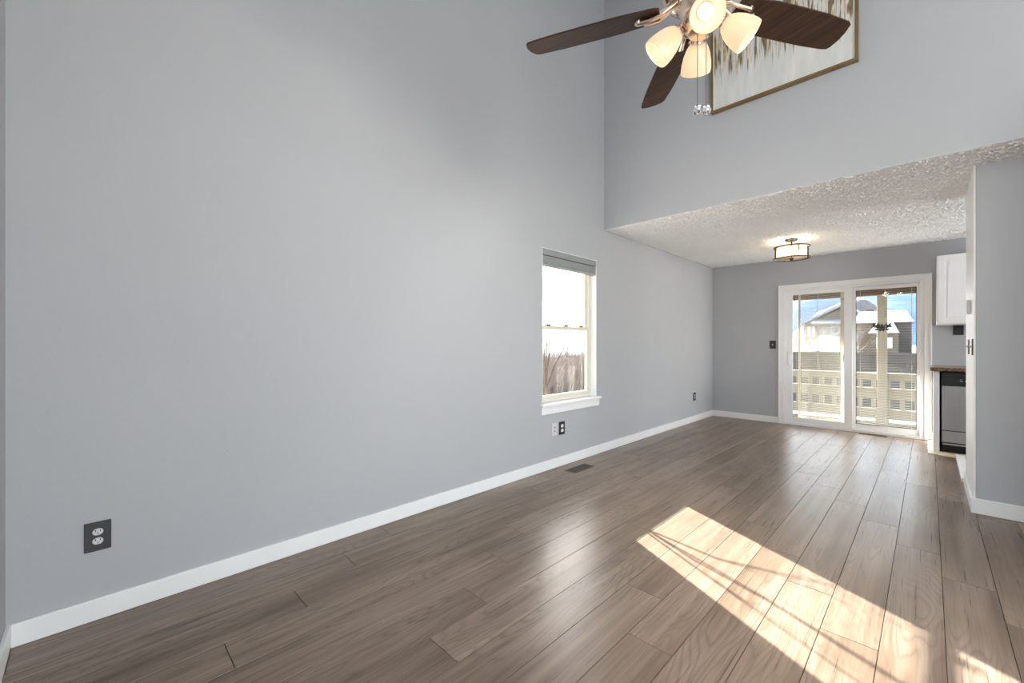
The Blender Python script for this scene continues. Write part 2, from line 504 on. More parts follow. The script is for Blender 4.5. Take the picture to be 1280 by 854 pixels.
# ------------------------------------------------------------------ mesh helpers
class MB:
    def __init__(s, M=None):
        s.bm = bmesh.new()
        s.M = M

    def _t(s, p):
        p = Vector(p)
        return s.M @ p if s.M is not None else p

    def box(s, x0, x1, y0, y1, z0, z1, M=None):
        v = [Vector((x, y, z)) for z in (z0, z1) for y in (y0, y1) for x in (x0, x1)]
        if M is not None:
            v = [M @ p for p in v]
        v = [s.bm.verts.new(s._t(p)) for p in v]
        for f in ((0, 2, 3, 1), (4, 5, 7, 6), (0, 1, 5, 4), (2, 6, 7, 3), (0, 4, 6, 2), (1, 3, 7, 5)):
            s.bm.faces.new([v[i] for i in f])
        return s

    def prism(s, poly, a0, a1, axis='z'):
        """closed outline poly (2-D) pushed from a0 to a1 along axis"""
        def mk(p, a):
            if axis == 'z':
                return (p[0], p[1], a)
            if axis == 'y':
                return (p[0], a, p[1])
            return (a, p[0], p[1])
        lo = [s.bm.verts.new(s._t(mk(p, a0))) for p in poly]
        hi = [s.bm.verts.new(s._t(mk(p, a1))) for p in poly]
        n = len(poly)
        s.bm.faces.new(lo[::-1])
        s.bm.faces.new(hi)
        for i in range(n):
            s.bm.faces.new([lo[i], lo[(i + 1) % n], hi[(i + 1) % n], hi[i]])
        return s

    def lathe(s, prof, M=None, n=32, cap0=False, cap1=False):
        rings = []
        for r, z in prof:
            ring = []
            for k in range(n):
                a = 2 * PI * k / n
                p = Vector((r * math.cos(a), r * math.sin(a), z))
                if M is not None:
                    p = M @ p
                ring.append(s.bm.verts.new(s._t(p)))
            rings.append(ring)
        for a, b in zip(rings, rings[1:]):
            for k in range(n):
                s.bm.faces.new([a[k], a[(k + 1) % n], b[(k + 1) % n], b[k]])
        if cap0:
            s.bm.faces.new(rings[0][::-1])
        if cap1:
            s.bm.faces.new(rings[-1])
        return s

    def tube(s, pts, r, n=10):
        pts = [Vector(p) for p in pts]
        rs = [r] * len(pts) if isinstance(r, (int, float)) else list(r)
        rings = []
        up = None
        for i, p in enumerate(pts):
            t = (pts[min(i + 1, len(pts) - 1)] - pts[max(i - 1, 0)]).normalized()
            if up is None:
                up = Vector((0, 0, 1)) if abs(t.z) < 0.9 else Vector((1, 0, 0))
            a = t.cross(up).normalized()
            b = a.cross(t).normalized()
            up = b
            rings.append([s.bm.verts.new(s._t(p + (a * math.cos(2 * PI * k / n) + b * math.sin(2 * PI * k / n)) * rs[i])) for k in range(n)])
        for A, B in zip(rings, rings[1:]):
            for k in range(n):
                s.bm.faces.new([A[k], A[(k + 1) % n], B[(k + 1) % n], B[k]])
        s.bm.faces.new(rings[0][::-1])
        s.bm.faces.new(rings[-1])
        return s

    def quad(s, *pts):
        s.bm.faces.new([s.bm.verts.new(s._t(p)) for p in pts])
        return s

    def build(s, name, mat, parent=None, bevel=0.0, smooth=False, seg=2):
        bm = s.bm
        if bevel > 0:
            bmesh.ops.bevel(bm, geom=bm.edges[:] , offset=bevel, segments=seg, profile=0.5, affect='EDGES', clamp_overlap=True)
        bmesh.ops.recalc_face_normals(bm, faces=bm.faces[:])
        off = base_of(parent)
        if off.length > 0:
            bmesh.ops.translate(bm, verts=bm.verts[:], vec=-off)
        me = bpy.data.meshes.new(name)
        bm.to_mesh(me)
        bm.free()
        if smooth:
            for p in me.polygons:
                p.use_smooth = True
            try:
                me.set_sharp_from_angle(angle=math.radians(38))
            except Exception:
                pass
        me.materials.append(mat)
        o = bpy.data.objects.new(name, me)
        COL.objects.link(o)
        if parent is not None:
            o.parent = parent
        return o


def base_of(o):
    v = Vector((0, 0, 0))
    while o is not None:
        v = v + o.location
        o = o.parent
    return v


def tag(o, label=None, cat=None, group=None, kind=None):
    if label:
        o['label'] = label
    if cat:
        o['category'] = cat
    if group:
        o['group'] = group
    if kind:
        o['kind'] = kind
    return o


def thing(name, loc, label, cat, group=None, kind=None):
    o = bpy.data.objects.new(name, None)
    o.empty_display_size = 0.1
    COL.objects.link(o)
    o.location = loc
    return tag(o, label, cat, group, kind)


def struct(o, label, cat):
    return tag(o, label, cat, None, 'structure')


def rotz(deg):
    return Matrix.Rotation(math.radians(deg), 4, 'Z')


# ------------------------------------------------------------------ room shell
XL, YB, YN, XR = -2.53, 7.23, -0.232, 3.4        # left wall, back wall, near wall, right wall
ZC = 2.43                                        # low ceiling
YS = 3.98                                        # face of the high wall above the low ceiling
WX0, WX1 = 2.94, 3.83                            # left window (along y)
WZ0, WZ1 = 0.60, 2.075
DX0, DX1, DZ1 = -1.52, -0.04, 1.975              # sliding door opening

# floor: individual planks, 0.1835 wide, stepped joints
PW, PL = 0.1835, 1.53
fbm = bmesh.new()
lay = fbm.faces.layers.float.new('plank_id')
random.seed(4)
fx0, fx1, fy0, fy1 = XL, XR, YN, YB + 0.03


def plank(x0, x1, y0, y1, pid):
    g, d = 0.0010, 0.0020
    if x1 - x0 < 0.006 or y1 - y0 < 0.006:
        return
    o_ = [fbm.verts.new(p) for p in ((x0, y0, -d), (x1, y0, -d), (x1, y1, -d), (x0, y1, -d))]
    i_ = [fbm.verts.new(p) for p in ((x0 + g, y0 + g, 0), (x1 - g, y0 + g, 0), (x1 - g, y1 - g, 0), (x0 + g, y1 - g, 0))]
    fs = [fbm.faces.new(i_)]
    for k in range(4):
        fs.append(fbm.faces.new([o_[k], o_[(k + 1) % 4], i_[(k + 1) % 4], i_[k]]))
    for f in fs:
        f[lay] = pid
        f.material_index = 0


k = -1
while True:
    x0 = -2.5225 + PW * k
    x1 = x0 + PW
    if x0 > fx1:
        break
    a, b = max(x0, fx0), min(x1, fx1)
    joint = 1.313 - 0.314 * k
    j0 = joint - math.ceil((joint - fy0) / PL) * PL
    n = 0
    while j0 + n * PL < fy1:
        ya, yb = max(j0 + n * PL, fy0), min(j0 + (n + 1) * PL, fy1)
        if b > a and yb > ya:
            plank(a + 0.0007, b - 0.0007, ya + 0.0007, yb - 0.0007, random.random())
        n += 1
    k += 1
for f in list(fbm.faces):
    pass
q = [fbm.verts.new(p) for p in ((fx0, fy0, -0.004), (fx1, fy0, -0.004), (fx1, fy1, -0.004), (fx0, fy1, -0.004))]
ff = fbm.faces.new(q)
ff.material_index = 1
bmesh.ops.recalc_face_normals(fbm, faces=fbm.faces[:])
for f in fbm.faces:
    if f.normal.z < 0:
        f.normal_flip()
fme = bpy.data.meshes.new('floor')
fbm.to_mesh(fme)
fbm.free()
fme.materials.append(MT['floor'])
fme.materials.append(MT['gap'])
floor = bpy.data.objects.new('floor', fme)
COL.objects.link(floor)
struct(floor, 'grey-brown oak plank floor', 'floor')

T = 0.14
m = MB()                                          # left wall around its window
m.box(XL - T, XL, YN - T, WX0, -0.3, 5.6)
m.box(XL - T, XL, WX1, YB + T, -0.3, 5.6)
m.box(XL - T, XL, WX0, WX1, -0.3, WZ0)
m.box(XL - T, XL, WX0, WX1, WZ1, 5.6)
struct(m.build('wall_left', MT['wall']), 'long grey painted wall with the tall window', 'wall')

m = MB()                                          # back wall around the sliding door
m.box(XL, DX0, YB, YB + T, -0.3, ZC + 0.1)
m.box(DX1, XR, YB, YB + T, -0.3, ZC + 0.1)
m.box(DX0, DX1, YB, YB + T, DZ1, ZC + 0.1)
m.box(DX0, DX1, YB, YB + T, -0.3, -0.006)
struct(m.build('wall_back', MT['wall']), 'grey back wall with the sliding glass door', 'wall')

NX0, NX1, NZ0, NZ1 = 1.3, 3.1, 0.55, 2.5          # opening added for fill light, near wall (behind the camera)
m = MB()
m.box(XL, NX0, YN - T, YN, -0.3, 3.2)
m.box(NX1, XR, YN - T, YN, -0.3, 3.2)
m.box(NX0, NX1, YN - T, YN, -0.3, NZ0)
m.box(NX0, NX1, YN - T, YN, NZ1, 3.2)
struct(m.build('wall_near', MT['wall']), 'grey near wall at the left edge of the room', 'wall')

RY0, RY1, RZ0, RZ1 = 0.12, 2.58, 0.15, 2.95         # opening added for fill light, right wall
KY0, KY1, KZ0, KZ1 = 5.3, 6.9, 0.95, 2.15         # opening added for fill light, kitchen
m = MB()
m.box(XR, XR + T, YN - T, RY0, -0.3, 5.6)
m.box(XR, XR + T, RY1, KY0, -0.3, 5.6)
m.box(XR, XR + T, KY1, YB + T, -0.3, 5.6)
m.box(XR, XR + T, RY0, RY1, -0.3, RZ0)
m.box(XR, XR + T, RY0, RY1, RZ1, 5.6)
m.box(XR, XR + T, KY0, KY1, -0.3, KZ0)
m.box(XR, XR + T, KY0, KY1, KZ1, 5.6)
struct(m.build('wall_right', MT['wall']), 'grey wall on the right of the room', 'wall')

m = MB()
m.box(XL, XR, YS, YS + 0.12, ZC, 5.6)
struct(m.build('wall_upper', MT['wall']), 'high grey wall above the low ceiling, painting on it', 'wall')

m = MB()                                          # unseen wall added on the right to keep fill light off the partition
m.box(0.85, XR, 2.95, 3.07, 0, ZC)
struct(m.build('wall_blocker', MT['wall'], bevel=0.002), 'unseen grey wall added on the right to shade the partition', 'wall')

PX, PY0, PY1 = 0.222, 4.35, 5.2                   # partition that ends beside the kitchen
m = MB()
m.box(PX + 0.012, XR, PY0, PY1, 0, ZC)
struct(m.build('wall_partition', MT['wall']), 'grey partition wall at right in front of the kitchen', 'wall')
m = MB()
m.box(PX, PX + 0.012, PY0 + 0.012, PY1 + 0.004, 0.0, ZC)
struct(m.build('trim_partition', MT['trim'], bevel=0.001), 'white panel on the partition end', 'trim')

m = MB()
m.box(XL, XR, YS + 0.12, YB, ZC, ZC + 0.1)
m.box(XL, XR, YS + 0.0005, YS + 0.12, ZC - 0.0005, ZC)
rgp = random.Random(77)
stp = 0.0095                                      # sprayed lumps, real relief on the part in view
nx_, ny_ = int((0.75 - XL) / stp), int((YB - YS - 0.002) / stp)
hts = [[rgp.random() for _ in range(ny_ + 1)] for _ in range(nx_ + 1)]
grid = []
for i in range(nx_ + 1):
    row = []
    for j in range(ny_ + 1):
        e = i in (0, nx_) or j in (0, ny_)
        hh = hts[i][j]
        nb_ = 0.25 * (hts[i - 1][j] + hts[(i + 1) % (nx_ + 1)][j] + hts[i][j - 1] + hts[i][(j + 1) % (ny_ + 1)])
        hh = max(0.0, 0.8 * hh + 0.2 * nb_ - 0.45) * 0.024
        row.append(m.bm.verts.new((XL + i * stp, YS + 0.001 + j * stp, ZC - 0.0008 - (0 if e else hh))))
    grid.append(row)
for i in range(nx_):
    for j in range(ny_):
        m.bm.faces.new((grid[i][j], grid[i][j + 1], grid[i + 1][j + 1], grid[i + 1][j]))
struct(m.build('ceiling_low', MT['popcorn'], smooth=True), 'white popcorn-textured low ceiling', 'ceiling')

m = MB()                                          # vaulted ceiling, rising towards the high wall
m.prism([(YN - 0.14, 2.78), (YS, 5.36), (YS, 5.48), (YN - 0.14, 2.90)], XL, XR, 'x')
struct(m.build('ceiling_vaulted', MT['ceil']), 'white vaulted ceiling over the living area', 'ceiling')

# baseboards
BH, BT = 0.092, 0.014


def base_run(name, x0, x1, y0, y1, label, h=BH):
    m = MB()
    m.box(x0, x1, y0, y1, 0.001, h)
    return struct(m.build(name, MT['trim'], bevel=0.003), label, 'baseboard')


base_run('baseboard_left', XL, XL + BT, YN + 0.014, YB, 'white baseboard along the long left wall')
base_run('baseboard_back', XL + BT, DX0 - 0.07, YB - BT, YB, 'white baseboard on the back wall left of the door')
base_run('baseboard_near', XL, NX1, YN, YN + BT, 'white baseboard along the near wall')
base_run('baseboard_partition', PX - BT, XR, PY0 - BT, PY0, 'white baseboard across the partition front', 0.105)
m = MB()
m.box(PX - BT, PX, PY0, PY1, 0.001, 0.105)
struct(m.build('baseboard_partition_end', MT['trim'], bevel=0.003), 'white baseboard on the partition end', 'baseboard')
m = MB()                                          # low white ledge that carries on towards the kitchen
m.box(0.198, 0.212, 5.24, 6.36, 0.001, 0.034)
m.box(0.212, 0.262, 5.24, 6.36, 0.001, 0.026)
struct(m.build('trim_kitchen', MT['trim'], bevel=0.002), 'low white strip edging the kitchen floor', 'trim')
m = MB()
m.box(-0.008, 0.040, 6.34, YB - 0.03, 0.0005, 0.009)
struct(m.build('trim_floor_patch', MT['cream_strip'], bevel=0.001), 'short cream strip on the floor by the door casing', 'trim')
m = MB()
m.box(0.041, 0.75, 6.36, 6.52, 0.0005, 0.008)
m.prism([(0.041, 6.34), (0.15, 6.30), (0.197, 6.30), (0.197, 6.36), (0.041, 6.36)], 0.0005, 0.007)
struct(m.build('trim_threshold', MT['palewood'], bevel=0.001), 'pale bare wood strip in front of the dishwasher', 'trim')

# ------------------------------------------------------------------ left window
win = thing('window_1', (XL, WX0, WZ0), 'tall double-hung window in the long left wall', 'window', kind='structure')
xo, xi = -2.655, -2.60                            # frame outer / inner faces
m = MB()                                          # painted white returns of the recess
m.box(xi - 0.02, XL, WX1 - 0.006, WX1 + 0.0005, WZ0, WZ1)
m.box(xi - 0.02, XL, WX0 - 0.0005, WX0 + 0.006, WZ0, WZ1)
m.box(xi - 0.02, XL, WX0 + 0.006, WX1 - 0.006, WZ1 - 0.006, WZ1 + 0.0005)
m.build('window_return', MT['trim'], win)
m = MB()                                          # fixed vinyl frame
f0, f1, g0, g1 = WX0 + 0.006, WX1 - 0.006, WZ0 + 0.02, WZ1 - 0.006
m.box(xo, xi, f0, f0 + 0.036, g0, g1)
m.box(xo, xi, f1 - 0.036, f1, g0, g1)
m.box(xo, xi, f0 + 0.036, f1 - 0.036, g0, g0 + 0.034)
m.box(xo, xi, f0 + 0.036, f1 - 0.036, g1 - 0.036, g1)
m.build('window_frame', MT['vinyl'], win, bevel=0.0025)
zmid = 1.338
s0, s1 = f0 + 0.036, f1 - 0.036
m = MB()                                          # lower sash (inner track)
xa, xb = -2.628, -2.603
m.box(xa, xb, s0, s0 + 0.026, g0 + 0.034, zmid + 0.018)
m.box(xa, xb, s1 - 0.026, s1, g0 + 0.034, zmid + 0.018)
m.box(xa, xb, s0 + 0.026, s1 - 0.026, g0 + 0.034, g0 + 0.064)
m.box(xa, xb, s0 + 0.026, s1 - 0.026, zmid - 0.016, zmid + 0.018)
ls = m.build('lower_sash', MT['vinyl'], win, bevel=0.0025)
m = MB()
m.box(xa + 0.010, xa + 0.014, s0 + 0.024, s1 - 0.024, g0 + 0.062, zmid - 0.014)
m.build('pane', MT['glass'], ls)
m = MB()                                          # sash lock and keepers on the meeting rail
for yy in (3.12, 3.40, 3.66):
    m.box(xa + 0.002, xb - 0.002, yy - 0.03, yy + 0.03, zmid + 0.018, zmid + 0.026)
    m.tube([(xb - 0.008, yy - 0.02, zmid + 0.03), (xb - 0.004, yy + 0.03, zmid + 0.03)], 0.005, 8)
m.build('sash_lock', MT['bronze'], ls)
m = MB()                                          # upper sash (outer track)
xa, xb = -2.654, -2.630
m.box(xa, xb, s0, s0 + 0.026, zmid - 0.016, g1 - 0.036)
m.box(xa, xb, s1 - 0.026, s1, zmid - 0.016, g1 - 0.036)
m.box(xa, xb, s0 + 0.026, s1 - 0.026, zmid - 0.016, zmid + 0.016)
m.box(xa, xb, s0 + 0.026, s1 - 0.026, g1 - 0.064, g1 - 0.036)
us = m.build('upper_sash', MT['vinyl'], win, bevel=0.0025)
m = MB()
m.box(xa + 0.010, xa + 0.014, s0 + 0.024, s1 - 0.024, zmid + 0.014, g1 - 0.062)
m.build('pane', MT['glass'], us)

m = MB()                                          # stool and apron
m.box(xi - 0.02, XL, WX0 - 0.0, WX1 + 0.0, WZ0 - 0.005, WZ0 + 0.018)
m.box(XL, XL + 0.040, WX0 - 0.035, WX1 + 0.04, WZ0 - 0.005, WZ0 + 0.018)
m.box(XL, XL + 0.018, WX0 - 0.025, WX1 + 0.03, WZ0 - 0.078, WZ0 - 0.005)
struct(m.build('trim_1', MT['trim'], bevel=0.003), 'white window stool and apron under the left window', 'window sill')

bl = thing('window_blind', (XL - 0.04, 3.385, 1.92), 'grey slatted blind drawn up under the top of the left window', 'blind')
m = MB()
m.box(XL - 0.058, XL + 0.004, WX0 + 0.007, WX1 - 0.007, 2.010, 2.067)
m.build('head_rail', MT['blind'], bl, bevel=0.004)
m = MB()
for i in range(11):
    z = 1.938 + i * 0.0062
    m.prism([(XL - 0.056, z), (XL - 0.030, z + 0.003), (XL - 0.004, z), (XL - 0.004, z + 0.0036), (XL - 0.030, z + 0.0066), (XL - 0.056, z + 0.0036)], WX0 + 0.010, WX1 - 0.010, 'y')
m.build('blind_slats', MT['blindlight'], bl)
m = MB()
m.box(XL - 0.056, XL - 0.004, WX0 + 0.009, WX1 - 0.009, 1.914, 1.936)
m.build('bottom_rail', MT['blind'], bl, bevel=0.004)

# ------------------------------------------------------------------ sliding glass door
m = MB()                                          # casing
cw = 0.068
for (x0, x1) in ((DX0 - cw, DX0), (DX1, DX1 + cw)):
    m.box(x0, x1, YB - 0.018, YB, 0.001, DZ1 + cw)
    bx = x0 if x0 < -1 else x1 - 0.018
    m.box(bx, bx + 0.018, YB - 0.027, YB - 0.018, 0.001, DZ1 + cw)
m.box(DX0, DX1, YB - 0.018, YB, DZ1, DZ1 + cw)
m.box(DX0 - cw + 0.018, DX1 + cw - 0.018, YB - 0.027, YB - 0.018, DZ1 + cw - 0.018, DZ1 + cw)
struct(m.build('trim_2', MT['trim'], bevel=0.002), 'white casing around the sliding glass door', 'door casing')

door = thing('door_1', (-0.78, YB, 0), 'white two-panel sliding glass door to the deck', 'door', kind='structure')
m = MB()
m.box(DX0, DX0 + 0.030, YB + 0.0, YB + 0.13, 0.0, DZ1)
m.box(DX1 - 0.042, DX1, YB + 0.0, YB + 0.13, 0.0, DZ1)
m.box(DX0 + 0.03, DX1 - 0.042, YB + 0.0, YB + 0.13, DZ1 - 0.028, DZ1)
m.box(DX0 + 0.03, DX1 - 0.042, YB + 0.0, YB + 0.13, -0.004, 0.030)
m.build('door_frame', MT['dvinyl'], door, bevel=0.003)


def sash(name, x0, x1, ga, gb, y0, y1, zb, zt):
    m = MB()
    m.box(x0, ga, y0, y1, zb, zt)
    m.box(gb, x1, y0, y1, zb, zt)
    m.box(ga, gb, y0, y1, zb, zb + 0.072)
    m.box(ga, gb, y0, y1, zt - 0.048, zt)
    s = m.build(name, MT['dvinyl'], door, bevel=0.003)
    m = MB()                                      # dark glazing bead
    b = 0.006
    z0, z1 = zb + 0.072, zt - 0.048
    ym = (y0 + y1) / 2
    m.box(ga, ga + b, y0 + 0.006, ym, z0, z1)
    m.box(gb - b, gb, y0 + 0.006, ym, z0, z1)
    m.box(ga + b, gb - b, y0 + 0.006, ym, z1 - b, z1)
    m.box(ga + b, gb - b, y0 + 0.006, ym, z0, z0 + b)
    m.build('glazing_bead', MT['gasket'] if name == 'fixed_panel' else MT['dvinyl'], s)
    m = MB()
    m.box(ga, gb, ym - 0.009, ym - 0.006, z0, z1)
    m.build('inner_pane', MT['glass'], s)
    m = MB()                                      # slats of the blind between the panes
    z = z0 + 0.012
    while z < z1 - 0.01:
        m.box(ga + 0.010, gb - 0.010, ym + 0.001, ym + 0.0125, z, z + 0.0012)
        z += 0.0205
    for i in range(3):
        xx = ga + 0.045 + (gb - ga - 0.09) * i / 2
        m.box(xx - 0.0022, xx + 0.0022, ym - 0.001, ym, z0, z1)
    m.build('blind_slats', MT['slat'], s)
    return s, z0, z1


sl, z0, z1 = sash('sliding_panel', -1.489, -0.732, -1.418, -0.815, YB + 0.012, YB + 0.050, 0.032, 1.946)
fx, _, _ = sash('fixed_panel', -0.775, -0.083, -0.700, -0.108, YB + 0.056, YB + 0.094, 0.032, 1.946)
m = MB()                                          # white pull handle and escutcheon
m.box(-1.475, -1.440, YB + 0.004, YB + 0.012, 0.86, 1.06)
m.tube([(-1.458, YB + 0.006, 0.89), (-1.458, YB - 0.026, 0.905), (-1.458, YB - 0.030, 0.96), (-1.458, YB - 0.026, 1.015), (-1.458, YB + 0.006, 1.03)], 0.008, 10)
m.build('door_handle', MT['white'], sl, bevel=0.0)
m = MB()                                          # screen panel riding outside
sp = MB()
sp.box(-0.865, -0.812, YB + 0.100, YB + 0.118, 0.035, 1.94)
sp.box(-1.36, -1.335, YB + 0.100, YB + 0.118, 0.035, 1.94)
sp.box(-1.335, -0.865, YB + 0.100, YB + 0.118, 0.035, 0.075)
sp.box(-1.335, -0.865, YB + 0.100, YB + 0.118, 1.91, 1.94)
scr = sp.build('screen_panel', MT['vinyl'], door, bevel=0.002)
m = MB()
m.box(-1.335, -0.865, YB + 0.108, YB + 0.110, 0.075, 1.91)
m.build('screen_mesh', MT['screen'], scr)
m = MB()
m.box(-0.838, -0.818, YB + 0.096, YB + 0.100, 0.93, 1.03)
for zz in (0.42, 1.80):
    m.tube([(-0.838, YB + 0.0965, zz), (-0.838, YB + 0.100, zz)], 0.009, 10)
m.build('screen_latch', MT['gasket'], scr)

# ------------------------------------------------------------------ wall plates
WL = Matrix.Translation((XL, 0, 0)) @ Matrix.Rotation(math.radians(90), 4, 'Z')   # local -y faces the room (+x)
WB = Matrix.Translation((0, YB, 0))


def round_slot(w, h, n=10):
    """outline with rounded left/right ends"""
    pts = []
    r = h / 2
    for i in range(n + 1):
        a = -PI / 2 + PI * i / n
        pts.append((w / 2 - r + r * math.cos(a), r * math.sin(a)))
    for i in range(n + 1):
        a = PI / 2 + PI * i / n
        pts.append((-w / 2 + r + r * math.cos(a), r * math.sin(a)))
    return pts


def plate(x0, x1, z0, z1, M, name, label, cat, pmat, group=None, kind='outlet', dmat=None, k=1.0):
    c = M @ Vector(((x0 + x1) / 2, 0, (z0 + z1) / 2))
    t = thing(name, c, label, cat, group)
    cx, cz = (x0 + x1) / 2, (z0 + z1) / 2
    m = MB(M)
    m.box(x0, x1, -0.006, 0.0, z0, z1)
    m.build('cover_plate', pmat, t, bevel=0.002)
    if kind == 'outlet':
        for dz in (0.0195 * k, -0.0195 * k):
            m = MB(M)
            m.prism([(cx + p[0] * k, cz + dz + p[1] * k) for p in round_slot(0.034, 0.028)], -0.0085, -0.006, 'y')
            s = m.build('receptacle', dmat or MT['device'], t)
            m = MB(M)
            for dx, hh in ((-0.0075, 0.0095), (0.0075, 0.0080)):
                m.box(cx + (dx - 0.0014) * k, cx + (dx + 0.0014) * k, -0.0089, -0.0084, cz + dz + 0.001 * k, cz + dz + (0.001 + hh) * k)
            m.prism([(cx + 0.0024 * k * math.cos(a * PI / 4), cz + dz + (-0.0065 + 0.0024 * math.sin(a * PI / 4)) * k) for a in range(8)], -0.0089, -0.0084, 'y')
            m.build('slots', MT['black'], s)
        m = MB(M)
        m.prism([(cx + 0.0028 * math.cos(a * PI / 5), cz + 0.0028 * math.sin(a * PI / 5)) for a in range(10)], -0.0072, -0.006, 'y')
        m.build('screw', pmat, t)
    elif kind == 'jack':
        for dz in (0.018, -0.018):
            m = MB(M)
            m.box(cx - 0.007, cx + 0.007, -0.0075, -0.006, cz + dz - 0.006, cz + dz + 0.006)
            m.build('jack', MT['charcoal'], t)
    elif kind == 'switch':
        m = MB(M)
        m.prism([(-0.006, cz - 0.011), (-0.006, cz + 0.011), (-0.018, cz + 0.010), (-0.018, cz + 0.002)], cx - 0.004, cx + 0.004, 'x')
        m.build('toggle', dmat or MT['white'], t)
        for dz in (0.03, -0.03):
            m = MB(M)
            m.prism([(cx + 0.003 * math.cos(a * PI / 5), cz + dz + 0.003 * math.sin(a * PI / 5)) for a in range(10)], -0.0072, -0.006, 'y')
            m.build('screw', pmat, t)
    return t


# on the left wall the local x axis runs along world +y
plate(-0.019, 0.064, 0.294, 0.418, WL, 'wall_outlet', 'large charcoal outlet plate with two grey sockets, low near the near corner', 'outlet', MT['charcoal'], 'outlets on the left wall')
plate(3.075, 3.155, 0.308, 0.424, WL, 'cable_plate', 'pale grey cable jack plate under the left window', 'wall plate', MT['device'], kind='jack')
plate(3.185, 3.273, 0.300, 0.426, WL, 'wall_outlet', 'black outlet plate with two white sockets under the left window', 'outlet', MT['black'], 'outlets on the left wall', dmat=MT['white'], k=1.15)
plate(6.435, 6.525, 0.318, 0.440, WL, 'wall_outlet', 'small black outlet plate far along the left wall towards the door corner', 'outlet', MT['black'], 'outlets on the left wall', dmat=MT['white'])
plate(-1.706, -1.622, 1.108, 1.228, WB, 'light_switch', 'black switch plate with a white toggle left of the sliding door', 'light switch', MT['black'], kind='switch')
plate(0.205, 0.290, 1.285, 1.405, WB, 'kitchen_outlet', 'black outlet plate on the kitchen wall under the white cabinet', 'outlet', MT['black'], dmat=MT['charcoal'])
WP = Matrix.Translation((PX, 0, 0)) @ Matrix.Rotation(math.radians(-90), 4, 'Z')  # local x runs along world -y, faces -x
plate(-4.86, -4.78, 1.10, 1.215, WP, 'light_switch', 'farther black switch plate with white toggle on the white partition end', 'light switch', MT['black'], 'switches on the partition end', kind='switch')
plate(-4.475, -4.385, 1.10, 1.215, WP, 'light_switch', 'nearer black switch plate with white toggle at the partition corner', 'light switch', MT['black'], 'switches on the partition end', kind='switch')
th = thing('thermostat', (PX, 4.63, 1.455), 'small white thermostat box above the switches on the partition end', 'thermostat')
m = MB()
m.box(PX - 0.022, PX, 4.58, 4.69, 1.405, 1.505)
m.build('thermostat_body', MT['device'], th, bevel=0.004)
m = MB()
m.box(PX - 0.0245, PX - 0.022, 4.60, 4.67, 1.425, 1.49)
m.build('screen', MT['white'], th, bevel=0.001)


# ------------------------------------------------------------------ floor registers
def register(x0, x1, y0, y1, along_y, label, bars):
    t = thing('floor_register', ((x0 + x1) / 2, (y0 + y1) / 2, 0.0), label, 'floor vent')
    e = 0.016
    m = MB()
    m.box(x0, x1, y0, y0 + e, 0.0005, 0.006)
    m.box(x0, x1, y1 - e, y1, 0.0005, 0.006)
    m.box(x0, x0 + e, y0 + e, y1 - e, 0.0005, 0.006)
    m.box(x1 - e, x1, y0 + e, y1 - e, 0.0005, 0.006)
    m.build('register_frame', MT['ventmetal'], t, bevel=0.0015)
    m = MB()
    if along_y:
        n = bars
        for i in range(1, n):
            yy = y0 + e + (y1 - y0 - 2 * e) * i / n
            m.box(x0 + e, x1 - e, yy - 0.0025, yy + 0.0025, 0.001, 0.0045)
        for j in (1, 2):
            xx = x0 + e + (x1 - x0 - 2 * e) * j / 3
            m.box(xx - 0.003, xx + 0.003, y0 + e, y1 - e, 0.0012, 0.005)
    else:
        for i in range(1, bars):
            xx = x0 + e + (x1 - x0 - 2 * e) * i / bars
            m.box(xx - 0.0025, xx + 0.0025, y0 + e, y1 - e, 0.001, 0.0045)
        yy = (y0 + y1) / 2
        m.box(x0 + e, x1 - e, yy - 0.003, yy + 0.003, 0.0012, 0.005)
    m.build('grille', MT['ventmetal'], t)
    m = MB()
    m.box(x0 + e, x1 - e, y0 + e, y1 - e, 0.0003, 0.0009)
    m.build('duct_opening', MT['hole'], t)
    return t


register(-2.408, -2.283, 3.115, 3.425, True, 'brown metal floor vent beside the left wall near the window', 12)
register(-0.655, -0.375, 7.085, 7.180, False, 'slim dark floor vent right in front of the sliding door', 12)

# ------------------------------------------------------------------ painting on the high wall
pt = thing('painting', (-0.878, YS, 3.245), 'abstract canvas with gold and dark drips in a slim gold frame on the high wall', 'painting')
px0, px1, pz0, pz1 = -1.392, -0.364, 3.252, 4.30
m = MB()
fw, fd = 0.020, 0.045
m.box(px0, px0 + fw, YS - fd, YS, pz0, pz1)
m.box(px1 - fw, px1, YS - fd, YS, pz0, pz1)
m.box(px0 + fw, px1 - fw, YS - fd, YS, pz0, pz0 + fw)
m.box(px0 + fw, px1 - fw, YS - fd, YS, pz1 - fw, pz1)
m.build('picture_frame', MT['frameg'], pt, bevel=0.0015)
m = MB()
a, w = fw, 0.008
m.box(px0 + a, px0 + a + w, YS - 0.038, YS - 0.012, pz0 + a, pz1 - a)
m.box(px1 - a - w, px1 - a, YS - 0.038, YS - 0.012, pz0 + a, pz1 - a)
m.box(px0 + a + w, px1 - a - w, YS - 0.038, YS - 0.012, pz0 + a, pz0 + a + w)
m.box(px0 + a + w, px1 - a - w, YS - 0.038, YS - 0.012, pz1 - a - w, pz1 - a)
m.build('fillet', MT['fillet'], pt)
m = MB()
m.box(px0 + fw + w, px1 - fw - w, YS - 0.034, YS - 0.010, pz0 + fw + w, pz1 - fw - w)
m.build('canvas', MT['paint'], pt)

